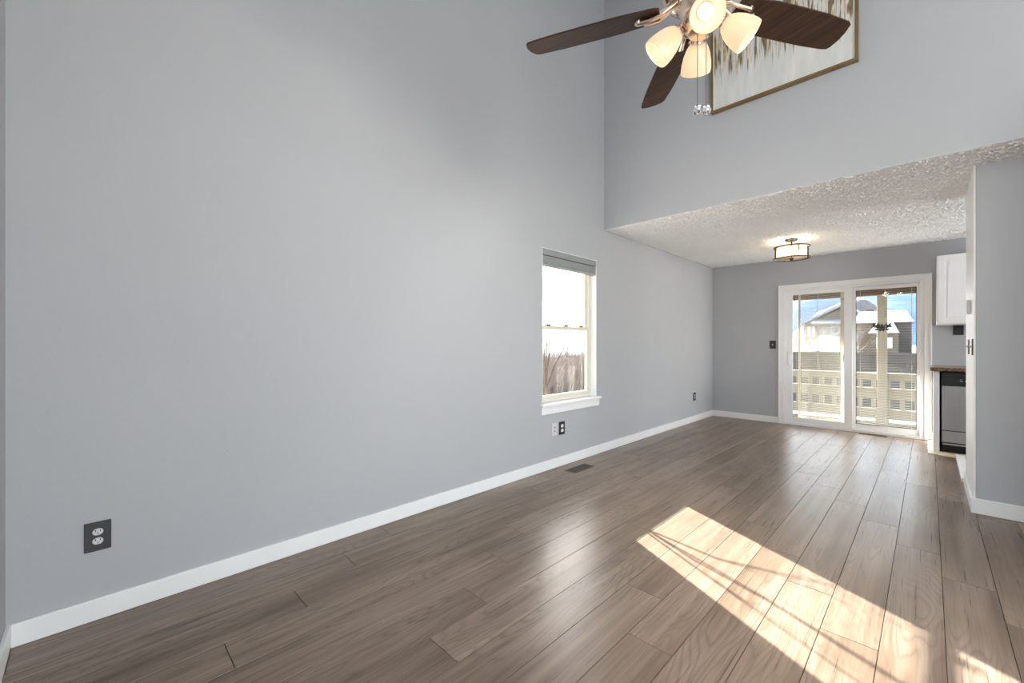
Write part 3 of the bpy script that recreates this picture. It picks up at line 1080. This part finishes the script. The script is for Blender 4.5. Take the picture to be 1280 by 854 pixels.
# ------------------------------------------------------------------ ceiling fan
FX, FY, FZ = -0.617, 1.644, 2.48
zc_fan = 2.78 + (FY - (YN - 0.14)) / (YS - (YN - 0.14)) * 2.58
fan = thing('ceiling_fan', (FX, FY, FZ), 'five-blade walnut ceiling fan with four frosted lamps hanging from the vault', 'ceiling fan')
C0 = Matrix.Translation((FX, FY, 0))
m = MB(C0)
m.lathe([(0.001, zc_fan - 0.13), (0.03, zc_fan - 0.13), (0.055, zc_fan - 0.10), (0.075, zc_fan - 0.04), (0.078, zc_fan + 0.03)], n=32, cap0=True)
m.build('mounting_canopy', MT['nickel'], fan, smooth=True)
m = MB(C0)
m.lathe([(0.013, 2.70), (0.013, zc_fan - 0.12)], n=16, cap0=True, cap1=True)
m.build('downrod', MT['nickel'], fan, smooth=True)
m = MB(C0)
m.lathe([(0.02, 2.505), (0.10, 2.505), (0.128, 2.515), (0.142, 2.535), (0.145, 2.575), (0.138, 2.61), (0.120, 2.64), (0.085, 2.665), (0.04, 2.68), (0.028, 2.72), (0.012, 2.725)], n=48, cap0=True, cap1=True)
m.build('motor_housing', MT['nickel'], fan, smooth=True)
m = MB(C0)
m.lathe([(0.02, 2.365), (0.045, 2.368), (0.062, 2.385), (0.066, 2.41), (0.060, 2.44), (0.075, 2.455), (0.085, 2.475), (0.07, 2.495), (0.05, 2.505)], n=40, cap0=True, cap1=True)
m.build('light_kit_hub', MT['nickel'], fan, smooth=True)

# blade outline in (radius, width) and its iron
R0, R1 = 0.150, 0.695
PITCH = math.radians(-13)


def blade_outline():
    pts = []
    up = [(R0, 0.048), (R0 + 0.02, 0.058), (0.30, 0.068), (0.42, 0.069), (0.55, 0.068), (0.66, 0.062), (R1 - 0.012, 0.058)]
    tip = [(R1 - 0.004, 0.046), (R1, 0.015), (R1 - 0.004, -0.02), (R1 - 0.018, -0.055)]
    dn = [(0.66, -0.063), (0.55, -0.070), (0.42, -0.071), (0.30, -0.070), (R0 + 0.02, -0.058), (R0, -0.048)]
    return up + tip + dn


for i in range(5):
    az = math.radians(59.5 + 72 * i)
    Mb = Matrix.Translation((FX, FY, FZ)) @ Matrix.Rotation(az, 4, 'Z') @ Matrix.Rotation(PITCH, 4, 'X')
    m = MB(Mb)
    m.prism(blade_outline(), -0.003, 0.004, 'z')
    b = m.build('blade', MT['blade'], fan, bevel=0.0012)
    m = MB(Mb)                                    # curved iron below the blade root
    m.tube([(0.085, 0, 0.025), (0.12, 0.010, 0.006), (0.15, 0.014, -0.010), (0.185, 0.010, -0.015), (0.232, 0, -0.010)], [0.013, 0.013, 0.012, 0.011, 0.012], 12)
    m.tube([(0.085, 0, 0.025), (0.12, -0.020, 0.006), (0.15, -0.030, -0.010), (0.198, -0.030, -0.012)], [0.010, 0.009, 0.008, 0.008], 10)
    m.lathe([(0.001, -0.017), (0.012, -0.016), (0.015, -0.010), (0.015, -0.003)], Matrix.Translation((0.232, 0, 0)), 16, cap0=True)
    m.lathe([(0.001, -0.016), (0.010, -0.015), (0.012, -0.010), (0.012, -0.003)], Matrix.Translation((0.200, -0.030, 0)), 16, cap0=True)
    m.build('blade_iron', MT['nickel'], b, smooth=True)

for i in range(4):                                # arms, frosted tulip shades, bulbs
    az = math.radians(-62 + 90 * i)
    d = Vector((math.cos(az), math.sin(az), 0))
    axis = (d * math.cos(math.radians(42)) + Vector((0, 0, -math.sin(math.radians(42))))).normalized()
    neck = Vector((FX, FY, 2.395)) + d * 0.078
    m = MB()
    m.tube([Vector((FX, FY, 2.415)) + d * 0.05, Vector((FX, FY, 2.418)) + d * 0.066, neck + axis * 0.004], 0.010, 12)
    Ms = Matrix.Translation(neck) @ axis.to_track_quat('Z', 'Y').to_matrix().to_4x4()
    m.lathe([(0.001, -0.004), (0.022, -0.002), (0.027, 0.010), (0.027, 0.020)], Ms, 24, cap0=True)
    arm = m.build('lamp_arm', MT['nickel'], fan, smooth=True)
    m = MB()
    prof_o = [(0.026, 0.008), (0.034, 0.018), (0.043, 0.034), (0.051, 0.056), (0.0565, 0.082), (0.0585, 0.104), (0.0575, 0.116)]
    prof_i = [(r - 0.0035, z) for r, z in prof_o[::-1]]
    m.lathe(prof_o + prof_i, Ms, 40)
    m.build('lamp_shade', MT['shade'], arm, smooth=True)
    m = MB()
    m.lathe([(0.010, 0.018), (0.013, 0.030), (0.021, 0.046), (0.0245, 0.062), (0.0215, 0.077), (0.012, 0.086), (0.001, 0.088)], Ms, 20, cap0=True)
    m.build('bulb', MT['bulb'], arm, smooth=True)
    pl = bpy.data.lights.new('fan_lamp_light', 'SPOT')
    pl.spot_size = math.radians(150)
    pl.spot_blend = 0.5
    pl.energy = 12.5
    pl.color = (1.0, 0.95, 0.89)
    pl.shadow_soft_size = 0.05
    lo = bpy.data.objects.new('fan_lamp_light', pl)
    COL.objects.link(lo)
    lo.location = neck + axis * 0.125
    lo.rotation_euler = (-axis).to_track_quat('Z', 'Y').to_euler()

for (cx, cy, zb) in ((-0.618, 1.612, 2.062), (-0.586, 1.612, 2.048)):   # pull chains with crystal drops
    m = MB()
    m.tube([(cx, cy, zb + 0.02), (cx, cy, 2.39)], 0.0013, 6)
    ch = m.build('pull_chain', MT['chain'], fan)
    m = MB()
    m.lathe([(0.001, -0.019), (0.008, -0.0165), (0.015, -0.009), (0.018, 0), (0.015, 0.009), (0.008, 0.0165), (0.003, 0.021), (0.001, 0.0215)], Matrix.Translation((cx, cy, zb)), 10)
    m.build('crystal_ball', MT['crystal'], ch)

# ------------------------------------------------------------------ low-ceiling light
LX, LY = -1.158, 5.88
lt = thing('ceiling_light', (LX, LY, ZC), 'semi-flush drum ceiling light with bronze rings and glowing bulbs under the low ceiling', 'ceiling light')
CL = Matrix.Translation((LX, LY, 0))
m = MB(CL)
m.lathe([(0.001, ZC - 0.030), (0.050, ZC - 0.028), (0.068, ZC - 0.012), (0.068, ZC - 0.001)], n=32, cap0=True, cap1=True)
m.lathe([(0.008, ZC - 0.105), (0.008, ZC - 0.028)], n=12, cap0=True, cap1=True)
m.build('canopy', MT['bronze'], lt, smooth=True)
zt, zb = ZC - 0.100, ZC - 0.235
m = MB(CL)
for zz, rr in ((zt, 0.180), (zb, 0.185)):
    m.tube([(rr * math.cos(a * PI / 24), rr * math.sin(a * PI / 24), zz) for a in range(49)], 0.006, 8)
for a in (35, 125, 215, 305):
    r_ = math.radians(a)
    m.box(-0.006, 0.006, -0.004, 0.004, zb, zt, rotz(a) @ Matrix.Translation((0.176, 0, 0)))
    m.tube([(0, 0, zt), (0.18 * math.cos(r_), 0.18 * math.sin(r_), zt)], 0.004, 8)
m.build('ring_frame', MT['bronze'], lt, smooth=True)
m = MB(CL)
m.lathe([(0.150, zt - 0.008), (0.150, zb + 0.008)], n=48)
m.lathe([(0.147, zb + 0.008), (0.147, zt - 0.008)], n=48)
m.build('glass_drum', MT['lampglass'], lt, smooth=True)
m = MB(CL)
m.lathe([(0.001, zb - 0.028), (0.010, zb - 0.022), (0.022, zb - 0.008), (0.024, zb + 0.002), (0.006, zb + 0.010), (0.006, zt)], n=20, cap0=True)
m.tube([(0.185 * math.cos(0.6), 0.185 * math.sin(0.6), zb), (-0.185 * math.cos(0.6), -0.185 * math.sin(0.6), zb)], 0.004, 8)
m.build('finial', MT['bronze'], lt, smooth=True)
for a in (20, 200):
    d = Vector((math.cos(math.radians(a)), math.sin(math.radians(a)), 0))
    zz = (zt + zb) / 2
    m = MB(CL)
    m.tube([d * 0.008 + Vector((0, 0, zz)), d * 0.04 + Vector((0, 0, zz))], 0.013, 12)
    s = m.build('lamp_socket', MT['bronze'], lt, smooth=True)
    m = MB(CL)
    Mq = Matrix.Translation(d * 0.04 + Vector((0, 0, zz))) @ d.to_track_quat('Z', 'Y').to_matrix().to_4x4()
    m.lathe([(0.012, 0.0), (0.018, 0.018), (0.029, 0.040), (0.030, 0.052), (0.022, 0.070), (0.001, 0.078)], Mq, 20, cap0=True)
    m.build('bulb', MT['fbulb'], s, smooth=True)

# ------------------------------------------------------------------ kitchen
uc = thing('upper_cabinet', (0.40, 7.07, 1.40), 'white raised-panel wall cabinet right of the sliding door', 'cabinet')
m = MB()
m.box(0.063, 0.76, 6.915, YB - 0.002, 1.40, 2.20)
m.build('cabinet_body', MT['cab'], uc, bevel=0.002)
m = MB()
dx0, dx1, dz0, dz1, dy = 0.075, 0.405, 1.41, 2.19, 6.915
m.box(dx0, dx1, dy - 0.018, dy - 0.0005, dz0, dz1)
r = 0.055
m.box(dx0, dx0 + r, dy - 0.024, dy - 0.018, dz0, dz1)
m.box(dx1 - r, dx1, dy - 0.024, dy - 0.018, dz0, dz1)
m.box(dx0 + r, dx1 - r, dy - 0.024, dy - 0.018, dz0, dz0 + r)
m.box(dx0 + r, dx1 - r, dy - 0.024, dy - 0.018, dz1 - r, dz1)
m.box(dx0 + r + 0.02, dx1 - r - 0.02, dy - 0.022, dy - 0.018, dz0 + r + 0.02, dz1 - r - 0.02)
m.build('cabinet_door', MT['cab'], uc, bevel=0.0015)
m = MB()
m.box(dx1 + 0.006, 0.75, dy - 0.018, dy - 0.0005, dz0, dz1)
m.box(dx1 + 0.006, dx1 + 0.061, dy - 0.024, dy - 0.018, dz0, dz1)
m.box(0.70, 0.75, dy - 0.024, dy - 0.018, dz0, dz1)
m.box(dx1 + 0.061, 0.70, dy - 0.024, dy - 0.018, dz0, dz0 + r)
m.box(dx1 + 0.061, 0.70, dy - 0.024, dy - 0.018, dz1 - r, dz1)
m.build('cabinet_door', MT['cab'], uc, bevel=0.0015)

bc = thing('base_cabinet', (0.06, 6.85, 0), 'narrow white cabinet end panel left of the dishwasher', 'cabinet')
m = MB()
m.box(0.034, 0.082, 6.53, YB - 0.002, 0.0, 0.884)
m.build('end_panel', MT['cab'], bc, bevel=0.002)
m = MB()
m.box(0.028, 0.034, 6.60, 7.20, 0.0, 0.10)
m.build('side_plinth', MT['cab'], bc)

ct = MB()
ct.box(0.010, 1.6, 6.49, YB - 0.002, 0.885, 0.922)
tag(ct.build('countertop', MT['granite'], bevel=0.004), 'brown speckled granite countertop over the dishwasher', 'countertop')

dw = thing('dishwasher', (0.40, 6.86, 0), 'stainless dishwasher with black control panel under the granite top', 'dishwasher')
wx0, wx1, wy = 0.096, 0.692, 6.53
m = MB()
m.box(wx0, wx1, wy + 0.035, 7.18, 0.10, 0.875)
m.build('tub', MT['black'], dw)
m = MB()
m.box(wx0 + 0.004, wx1 - 0.004, wy, wy + 0.034, 0.245, 0.725)
m.build('door_panel', MT['steel'], dw, bevel=0.004)
m = MB()
m.box(wx0 + 0.004, wx1 - 0.004, wy + 0.006, wy + 0.034, 0.728, 0.866)
cp = m.build('control_panel', MT['black'], dw, bevel=0.003)
m = MB()
m.box(wx0 + 0.10, wx1 - 0.10, wy - 0.004, wy + 0.0055, 0.832, 0.850)
m.build('pocket_handle', MT['charcoal'], cp, bevel=0.003)
m = MB()
for i in range(9):
    bx = wx0 + 0.14 + i * 0.036
    m.box(bx, bx + 0.018, wy + 0.003, wy + 0.006, 0.776, 0.783)
    if i % 2 == 0:
        m.box(bx, bx + 0.014, wy + 0.003, wy + 0.006, 0.796, 0.800)
m.build('buttons', MT['device'], cp)
m = MB()
m.box(wx0 + 0.004, wx1 - 0.004, wy, wy + 0.034, 0.115, 0.238)
m.build('lower_panel', MT['steel'], dw, bevel=0.003)
m = MB()
m.box(wx0 + 0.01, wx1 - 0.01, wy + 0.07, wy + 0.09, 0.0, 0.10)
m.build('kick_plate', MT['black'], dw)
m = MB()
m.box(wx0 + 0.008, wx1 - 0.008, wy - 0.002, wy + 0.03, 0.088, 0.104)
m.build('toe_strip', MT['steel'], dw, bevel=0.002)

# ------------------------------------------------------------------ unseen windows added for the fill light, behind / beside the camera
def added_window(name, axis, a0, a1, z0, z1, pos, label):
    t = thing(name, ((pos, (a0 + a1) / 2, z0) if axis == 'x' else ((a0 + a1) / 2, pos, z0)), label, 'window', kind='structure')
    m = MB()

    def bx(u0, u1, d0, d1, q0, q1, mm):
        if axis == 'x':
            mm.box(pos + d0, pos + d1, u0, u1, q0, q1)
        else:
            mm.box(u0, u1, pos + d0, pos + d1, q0, q1)
    w = 0.045
    bx(a0, a0 + w, -0.03, 0.03, z0, z1, m)
    bx(a1 - w, a1, -0.03, 0.03, z0, z1, m)
    bx(a0 + w, a1 - w, -0.03, 0.03, z0, z0 + w, m)
    bx(a0 + w, a1 - w, -0.03, 0.03, z1 - w, z1, m)
    mid = (a0 + a1) / 2
    bx(mid - 0.03, mid + 0.03, -0.03, 0.03, z0 + w, z1 - w, m)
    fr = m.build('window_frame', MT['vinyl'], t, bevel=0.003)
    for (u0, u1) in ((a0 + w, mid - 0.03), (mid + 0.03, a1 - w)):
        m = MB()
        bx(u0, u1, -0.003, 0.003, z0 + w, z1 - w, m)
        m.build('pane', MT['glass'], fr)


added_window('window_fill_right', 'x', RY0, RY1, RZ0, RZ1, XR + 0.09, 'unseen wide window added in the right wall for fill light')
added_window('window_fill_near', 'y', NX0, NX1, NZ0, NZ1, YN - 0.05, 'unseen window added in the near wall for fill light')
added_window('window_fill_kitchen', 'x', KY0, KY1, KZ0, KZ1, XR + 0.09, 'unseen window added in the kitchen for fill light')

# ------------------------------------------------------------------ outside: deck
ZD = -0.22
m = MB()
i = 0
y = YB + T
while y < 10.25:
    m.box(-2.9, 3.5, y + 0.004, y + 0.138, ZD - 0.035, ZD)
    y += 0.142
struct(m.build('ground_deck', MT['deckfloor']), 'weathered deck boards outside the sliding door', 'deck')

YR = 10.0
rl = thing('deck_railing', (-1.0, YR, ZD), 'cream deck railing with two rows of small square openings', 'railing')
rx0, rx1 = -2.9, 3.4
m = MB()
m.box(rx0, rx1, YR - 0.07, YR + 0.07, 0.632, 0.660)
m.box(rx0, rx1, YR - 0.02, YR + 0.02, 0.528, 0.632)
m.build('top_rail', MT['deckpaint'], rl, bevel=0.003)
m = MB()
m.box(rx0, rx1, YR - 0.025, YR + 0.025, 0.195, 0.372)
m.box(rx0, rx1, YR - 0.045, YR + 0.045, 0.372, 0.388)
m.build('middle_rail', MT['deckpaint'], rl, bevel=0.003)
m = MB()
m.box(rx0, rx1, YR - 0.025, YR + 0.025, ZD + 0.06, 0.020)
m.build('bottom_rail', MT['deckpaint'], rl, bevel=0.003)
nb = 33
for i in range(nb):
    xx = -2.80 + i * 0.19
    for (za, zb_) in ((0.388, 0.528), (0.020, 0.195)):
        m = MB()
        m.box(xx - 0.032, xx + 0.032, YR - 0.018, YR + 0.018, za, zb_)
        m.build('baluster', MT['deckpaint'], rl)

for (xx, lb) in ((-0.585, 'cream square deck post seen through the right door panel'), (-2.72, 'cream deck post left of the sliding door view'), (2.9, 'cream deck post at the kitchen end of the deck')):
    t = thing('deck_post', (xx, YR - 0.14, ZD), lb, 'post')
    m = MB()
    m.box(xx - 0.066, xx + 0.066, YR - 0.206, YR - 0.074, ZD, 2.045)
    m.build('shaft', MT['deckpaint'], t, bevel=0.006)
    m = MB()
    m.box(xx - 0.085, xx + 0.085, YR - 0.225, YR - 0.056, ZD, ZD + 0.12)
    m.build('post_foot', MT['deckpaint'], t, bevel=0.004)

orn = thing('butterfly_ornament', (-0.585, YR - 0.216, 1.46), 'black iron butterfly ornament fixed to the deck post', 'ornament')
oz = 1.475
m = MB()
m.lathe([(0.001, -0.062), (0.008, -0.05), (0.011, -0.01), (0.012, 0.03), (0.009, 0.046), (0.001, 0.052)], Matrix.Translation((-0.585, YR - 0.2195, oz)), 12)
m.build('body', MT['iron'], orn, smooth=True)
for sx in (-1, 1):
    m = MB()
    m.prism([(-0.585 + sx * u, oz + v) for u, v in ((0.006, 0.008), (0.03, 0.03), (0.055, 0.075), (0.075, 0.035), (0.125, 0.085), (0.118, 0.035), (0.140, 0.0), (0.07, -0.015), (0.006, -0.012))], YR - 0.222, YR - 0.2125, 'y')
    m.build('wing', MT['iron'], orn)
    m = MB()
    m.prism([(-0.585 + sx * u, oz + v) for u, v in ((0.006, -0.014), (0.05, -0.018), (0.105, -0.030), (0.080, -0.062), (0.045, -0.045), (0.016, -0.08))], YR - 0.222, YR - 0.2125, 'y')
    m.build('lower_wing', MT['iron'], orn)

m = MB()
m.box(-2.9, 3.5, YR - 0.24, YR - 0.02, 2.045, 2.36)
for i in range(16):
    xx = -2.85 + i * 0.41
    m.box(xx, xx + 0.045, YB + T, YR - 0.24, 2.17, 2.36)
m.box(-2.9, 3.5, YB + T, YR + 0.25, 2.36, 2.42)
struct(m.build('roof_deck', MT['beam']), 'brown timber beam and rafters of the deck roof', 'roof')

# ------------------------------------------------------------------ outside: yard
ZG = -0.95
m = MB()
N = 40
m.box(-400, 400, -120, 900, ZG - 0.5, ZG)
struct(m.build('ground', MT['ground']), 'winter yard with dry grass and snow', 'ground')

fc = thing('board_fence', (-2, 18, ZG), 'weathered grey-brown horizontal board fence behind the deck', 'fence')
m = MB()
m.box(-6, 7, 18.0, 18.04, ZG, 0.90)
m.build('fence_boards', MT['fence'], fc)
for i in range(9):
    m = MB()
    xx = -5.9 + i * 1.55
    m.box(xx, xx + 0.09, 17.92, 18.0, ZG, 0.94)
    m.build('fence_post', MT['fence'], fc)

# neighbouring houses
h1 = thing('house', (-9.3, 80, ZG), 'tan gabled house with snowy rake edges seen through the left door panel', 'house')
y0 = 75.0
m = MB()
m.prism([(-13.2, ZG), (-5.5, ZG), (-5.5, 4.0), (-8.6, 6.3), (-13.2, 3.95)], y0, y0 + 12, 'y')
m.build('house_wall', MT['siding'], h1)
m = MB()
m.prism([(-14.0, 3.75), (-8.5, 6.62), (-4.6, 3.98), (-4.6, 4.30), (-8.5, 6.95), (-14.0, 4.05)], y0 - 0.8, y0 + 12.5, 'y')
m.build('snowy_roof', MT['roofsnow'], h1)
m = MB()
m.prism([(y0 - 2.0, 3.98), (y0 - 2.0, 4.18), (y0, 4.75), (y0, 4.4)], -12.0, -5.6, 'x')
m.build('pent_roof', MT['roofsnow'], h1)
m = MB()
m.prism([(y0 - 3.2, 1.80), (y0 - 3.2, 2.0), (y0, 2.55), (y0, 2.2)], -11.2, -5.6, 'x')
m.build('porch_roof', MT['roofsnow'], h1)
for (a, b) in ((-13.0, -12.75), (-12.55, -12.2)):
    pass
for (a, b, c_, d_) in ((-12.75, -12.35, 2.3, 3.75), (-12.2, -11.85, 2.3, 3.75), (-9.9, -9.0, 2.7, 3.7), (-7.8, -6.9, 2.7, 3.7)):
    m = MB()
    m.box(a, b, y0 - 0.12, y0 - 0.02, c_, d_)
    w_ = m.build('house_window', MT['housetrim'], h1)
    m = MB()
    m.box(a + 0.08, b - 0.08, y0 - 0.15, y0 - 0.12, c_ + 0.1, d_ - 0.1)
    m.build('pane', MT['device'] if a < -11 else MT['charcoal'], w_)  # pale panes imitate sunlit glass through their colour

h2 = thing('house', (-3.6, 70, ZG), 'low brown house with broad snow-covered roofs seen through the right door panel', 'house')
m = MB()
m.box(-6.3, -1.45, 66.5, 70.5, ZG, 3.75)
m.box(-4.7, -2.45, 62.5, 66.5, ZG, 2.45)
m.build('house_wall', MT['siding2'], h2)
m = MB()
bmv = [(-6.7, 65.6, 3.70), (-1.15, 65.6, 3.70), (-1.9, 68.3, 5.22), (-6.2, 68.3, 5.22), (-6.7, 71.2, 3.7), (-1.15, 71.2, 3.7)]
V = [m.bm.verts.new(p) for p in bmv]
for f in ((0, 1, 2, 3), (3, 2, 5, 4), (0, 3, 4), (1, 5, 2), (0, 4, 5, 1)):
    m.bm.faces.new([V[i] for i in f])
m.build('snowy_roof', MT['roofsnow'], h2)
m = MB()
bmv = [(-4.85, 61.8, 2.40), (-2.35, 61.8, 2.40), (-3.05, 66.5, 4.0), (-4.2, 66.5, 4.0), (-4.85, 66.5, 2.4), (-2.35, 66.5, 2.4)]
V = [m.bm.verts.new(p) for p in bmv]
for f in ((0, 1, 2, 3), (3, 2, 5, 4), (0, 3, 4), (1, 5, 2), (0, 4, 5, 1)):
    m.bm.faces.new([V[i] for i in f])
m.build('porch_roof', MT['roofsnow'], h2)
m = MB()
m.box(-5.6, -4.9, 68.6, 69.3, 4.5, 5.5)
m.build('chimney', MT['siding2'], h2)
for a in (-4.2, -3.4):
    m = MB()
    m.box(a, a + 0.55, 62.40, 62.49, 0.7, 1.9)
    m.build('house_window', MT['device'], h2)


# twiggy plants ---------------------------------------------------
def limb(mb, p, d, L, r, rng, depth, spread=0.5, up=0.10, n=5, seg=4):
    pts, rs = [p.copy()], [r]
    dd = d.normalized()
    for s_ in range(seg):
        dd = (dd + Vector((rng.uniform(-1, 1), rng.uniform(-1, 1), rng.uniform(-1, 1))) * 0.13 + Vector((0, 0, up))).normalized()
        p = p + dd * (L / seg)
        pts.append(p.copy())
        rs.append(r * (1 - 0.7 * (s_ + 1) / seg))
    mb.tube(pts, rs, n)
    if depth > 0:
        for c_ in range(rng.randint(2, 4)):
            j = rng.randint(1, seg)
            nd_ = (dd + Vector((rng.uniform(-1, 1), rng.uniform(-1, 1), rng.uniform(-0.3, 0.8))) * spread * 1.6).normalized()
            limb(mb, pts[j], nd_, L * rng.uniform(0.45, 0.72), max(rs[j] * 0.62, 0.0015), rng, depth - 1, spread, up, max(3, n - 1), seg)


# bare stems right outside the left window
rng = random.Random(11)
m = MB()
B0 = Vector((-2.76, 3.15, ZG))
stems = [
    [(-2.72, 3.21, 0.2), (-2.725, 3.215, 0.70), (-2.73, 3.205, 1.0), (-2.74, 3.21, 1.4), (-2.75, 3.20, 1.8)],
    [(-2.73, 3.24, 0.2), (-2.735, 3.235, 0.66), (-2.75, 3.27, 0.92), (-2.78, 3.36, 1.16), (-2.81, 3.40, 1.45), (-2.84, 3.43, 1.8)],
    [(-2.735, 3.23, 0.3), (-2.74, 3.26, 0.75), (-2.77, 3.43, 0.98), (-2.82, 3.63, 1.12), (-2.87, 3.85, 1.27), (-2.95, 4.15, 1.5)],
    [(-2.74, 3.22, 0.3), (-2.79, 3.28, 0.80), (-2.86, 3.40, 1.15), (-2.92, 3.48, 1.55), (-2.97, 3.52, 1.95)],
]
for st_ in stems:
    pts = [B0 + Vector((rng.uniform(-0.03, 0.03), rng.uniform(-0.03, 0.03), 0))] + [Vector(p) for p in st_]
    nn = len(pts)
    m.tube(pts, [0.0105 * (1 - 0.72 * i / (nn - 1)) for i in range(nn)], 7)
    for j in range(3, nn):
        for _ in range(1):
            d = Vector((rng.uniform(-0.7, 0.1), rng.uniform(-0.5, 1.0), rng.uniform(0.5, 1.2)))
            limb(m, pts[j], d, rng.uniform(0.18, 0.42), 0.0026, rng, 1, 0.5, 0.05, 5, 3)
tag(m.build('bare_shrub', MT['bark'], smooth=True), 'dark bare-stemmed shrub standing right outside the left window', 'shrub')

# dry brush beyond it
m = MB()
rng = random.Random(5)
for i in range(11000):
    x = -rng.uniform(7.5, 14.5)
    yy = -x * rng.uniform(1.05, 1.62)
    h = (0.90 + 0.10 * math.sin(yy * 0.9) * math.cos(x * 1.3)) * 1.95 * rng.uniform(0.55, 1.06)
    p = Vector((x, yy, ZG))
    lean = Vector((rng.uniform(-0.6, 0.6), rng.uniform(-0.6, 0.6), 1)) * h
    q1 = p + lean * 0.55 + Vector((rng.uniform(-0.1, 0.1), rng.uniform(-0.1, 0.1), 0))
    m.tube([p, q1, p + lean], [0.008, 0.006, 0.002], 3)
tag(m.build('dry_brush', MT['brush']), 'pale tan dry brush thicket beyond the left window', 'brush', kind='stuff')

for (tx, ty, hh, lb, sd) in ((-19.5, 25.5, 3.8, 'thin pale bare tree behind the brush, left in the window view', 3), (-23, 33.0, 4.8, 'spreading pale bare tree behind the brush, right in the window view', 8)):
    t = thing('bare_tree', (tx, ty, ZG), lb, 'tree')
    rng = random.Random(sd)
    m = MB()
    m.tube([(tx, ty, ZG), (tx + 0.05, ty, ZG + hh * 0.25), (tx, ty + 0.05, ZG + hh * 0.5)], [0.11, 0.085, 0.06], 8)
    m.build('trunk', MT['palebark'], t, smooth=True)
    m = MB()
    for _ in range(9):
        z_ = ZG + hh * rng.uniform(0.28, 0.5)
        limb(m, Vector((tx, ty, z_)), Vector((rng.uniform(-1, 1), rng.uniform(-1, 1), rng.uniform(0.5, 1.4))), hh * rng.uniform(0.35, 0.6), 0.032, rng, 3, 0.5, 0.08, 4, 4)
    m.build('branches', MT['palebark'], t)

# snow-dusted shrubs along the fence, seen through the door
for i, (sx, sy, sh) in enumerate(((-4.0, 21.9, 2.3), (-4.15, 26.2, 2.45), (-4.1, 30.4, 2.5), (-4.05, 34.6, 2.6))):
    t = thing('snowy_shrub', (sx, sy, ZG), 'snow-dusted twiggy shrub in the row behind the board fence', 'shrub', 'snowy shrubs behind the fence')
    rng = random.Random(40 + i)
    m = MB()
    for _ in range(34):
        limb(m, Vector((sx + rng.uniform(-0.12, 0.12), sy + rng.uniform(-0.12, 0.12), ZG)), Vector((rng.uniform(-0.3, 0.3), rng.uniform(-0.3, 0.3), 1.0)), sh * rng.uniform(0.6, 0.88), 0.014, rng, 3, 0.6, 0.05, 3, 4)
    m.build('twigs', MT['snowtwig'], t)

# distant snowy rise left, and haze-tinted mountains behind the houses
def ridge(name, pts, depth, mat, label):
    bm_ = MB()
    n_ = len(pts)
    rows = []
    rg = random.Random(2)
    for k_ in range(7):
        f = k_ / 6.0
        row = []
        for (a, b, z) in pts:
            jj = rg.uniform(-1, 1) * (z - ZG) * 0.06 if 0 < k_ < 6 else 0
            h_ = math.sin(f * PI / 2) ** 0.8
            row.append(bm_.bm.verts.new((a + (depth[0]) * (f - 1), b + depth[1] * (f - 1), ZG + (z - ZG) * h_ + jj)))
        rows.append(row)
    for r_, s_ in zip(rows, rows[1:]):
        for i_ in range(n_ - 1):
            bm_.bm.faces.new([r_[i_], r_[i_ + 1], s_[i_ + 1], s_[i_]])
    back = [bm_.bm.verts.new((a - depth[0], b - depth[1], ZG)) for a, b, z in pts] if False else [bm_.bm.verts.new((a + depth[0] * 0.5, b + depth[1] * 0.5, ZG)) for a, b, z in pts]
    for i_ in range(n_ - 1):
        bm_.bm.faces.new([rows[-1][i_], rows[-1][i_ + 1], back[i_ + 1], back[i_]])
    return struct(bm_.build(name, mat, smooth=True), label, 'hill')


ridge('hill_snow', [(-150, 60, 2.4), (-140, 110, 3.0), (-132, 150, 3.7), (-125, 190, 4.0), (-120, 230, 3.6), (-118, 300, 3.0)], (-40, 10), MT['snow'], 'low snowy rise on the horizon beyond the left window')
ridge('hill_mountain', [(-700, 1790, 60), (-480, 1800, 128), (-340, 1800, 138), (-300, 1800, 142), (-278, 1800, 150), (-245, 1800, 166), (-205, 1800, 178), (-120, 1800, 190), (-20, 1800, 196), (120, 1800, 190), (500, 1780, 150)], (0, 700), MT['mountain'], 'long mountain ridge tinted haze-blue behind the houses')
ridge('hill_brown', [(-105, 640, 22), (-86, 640, 44), (-70, 640, 53), (-60, 640, 56), (-50, 640, 52), (-41, 640, 42), (-26, 640, 20)], (0, 160), MT['hillscrub'], 'brown scrubby hill rising behind the snowy roofs')
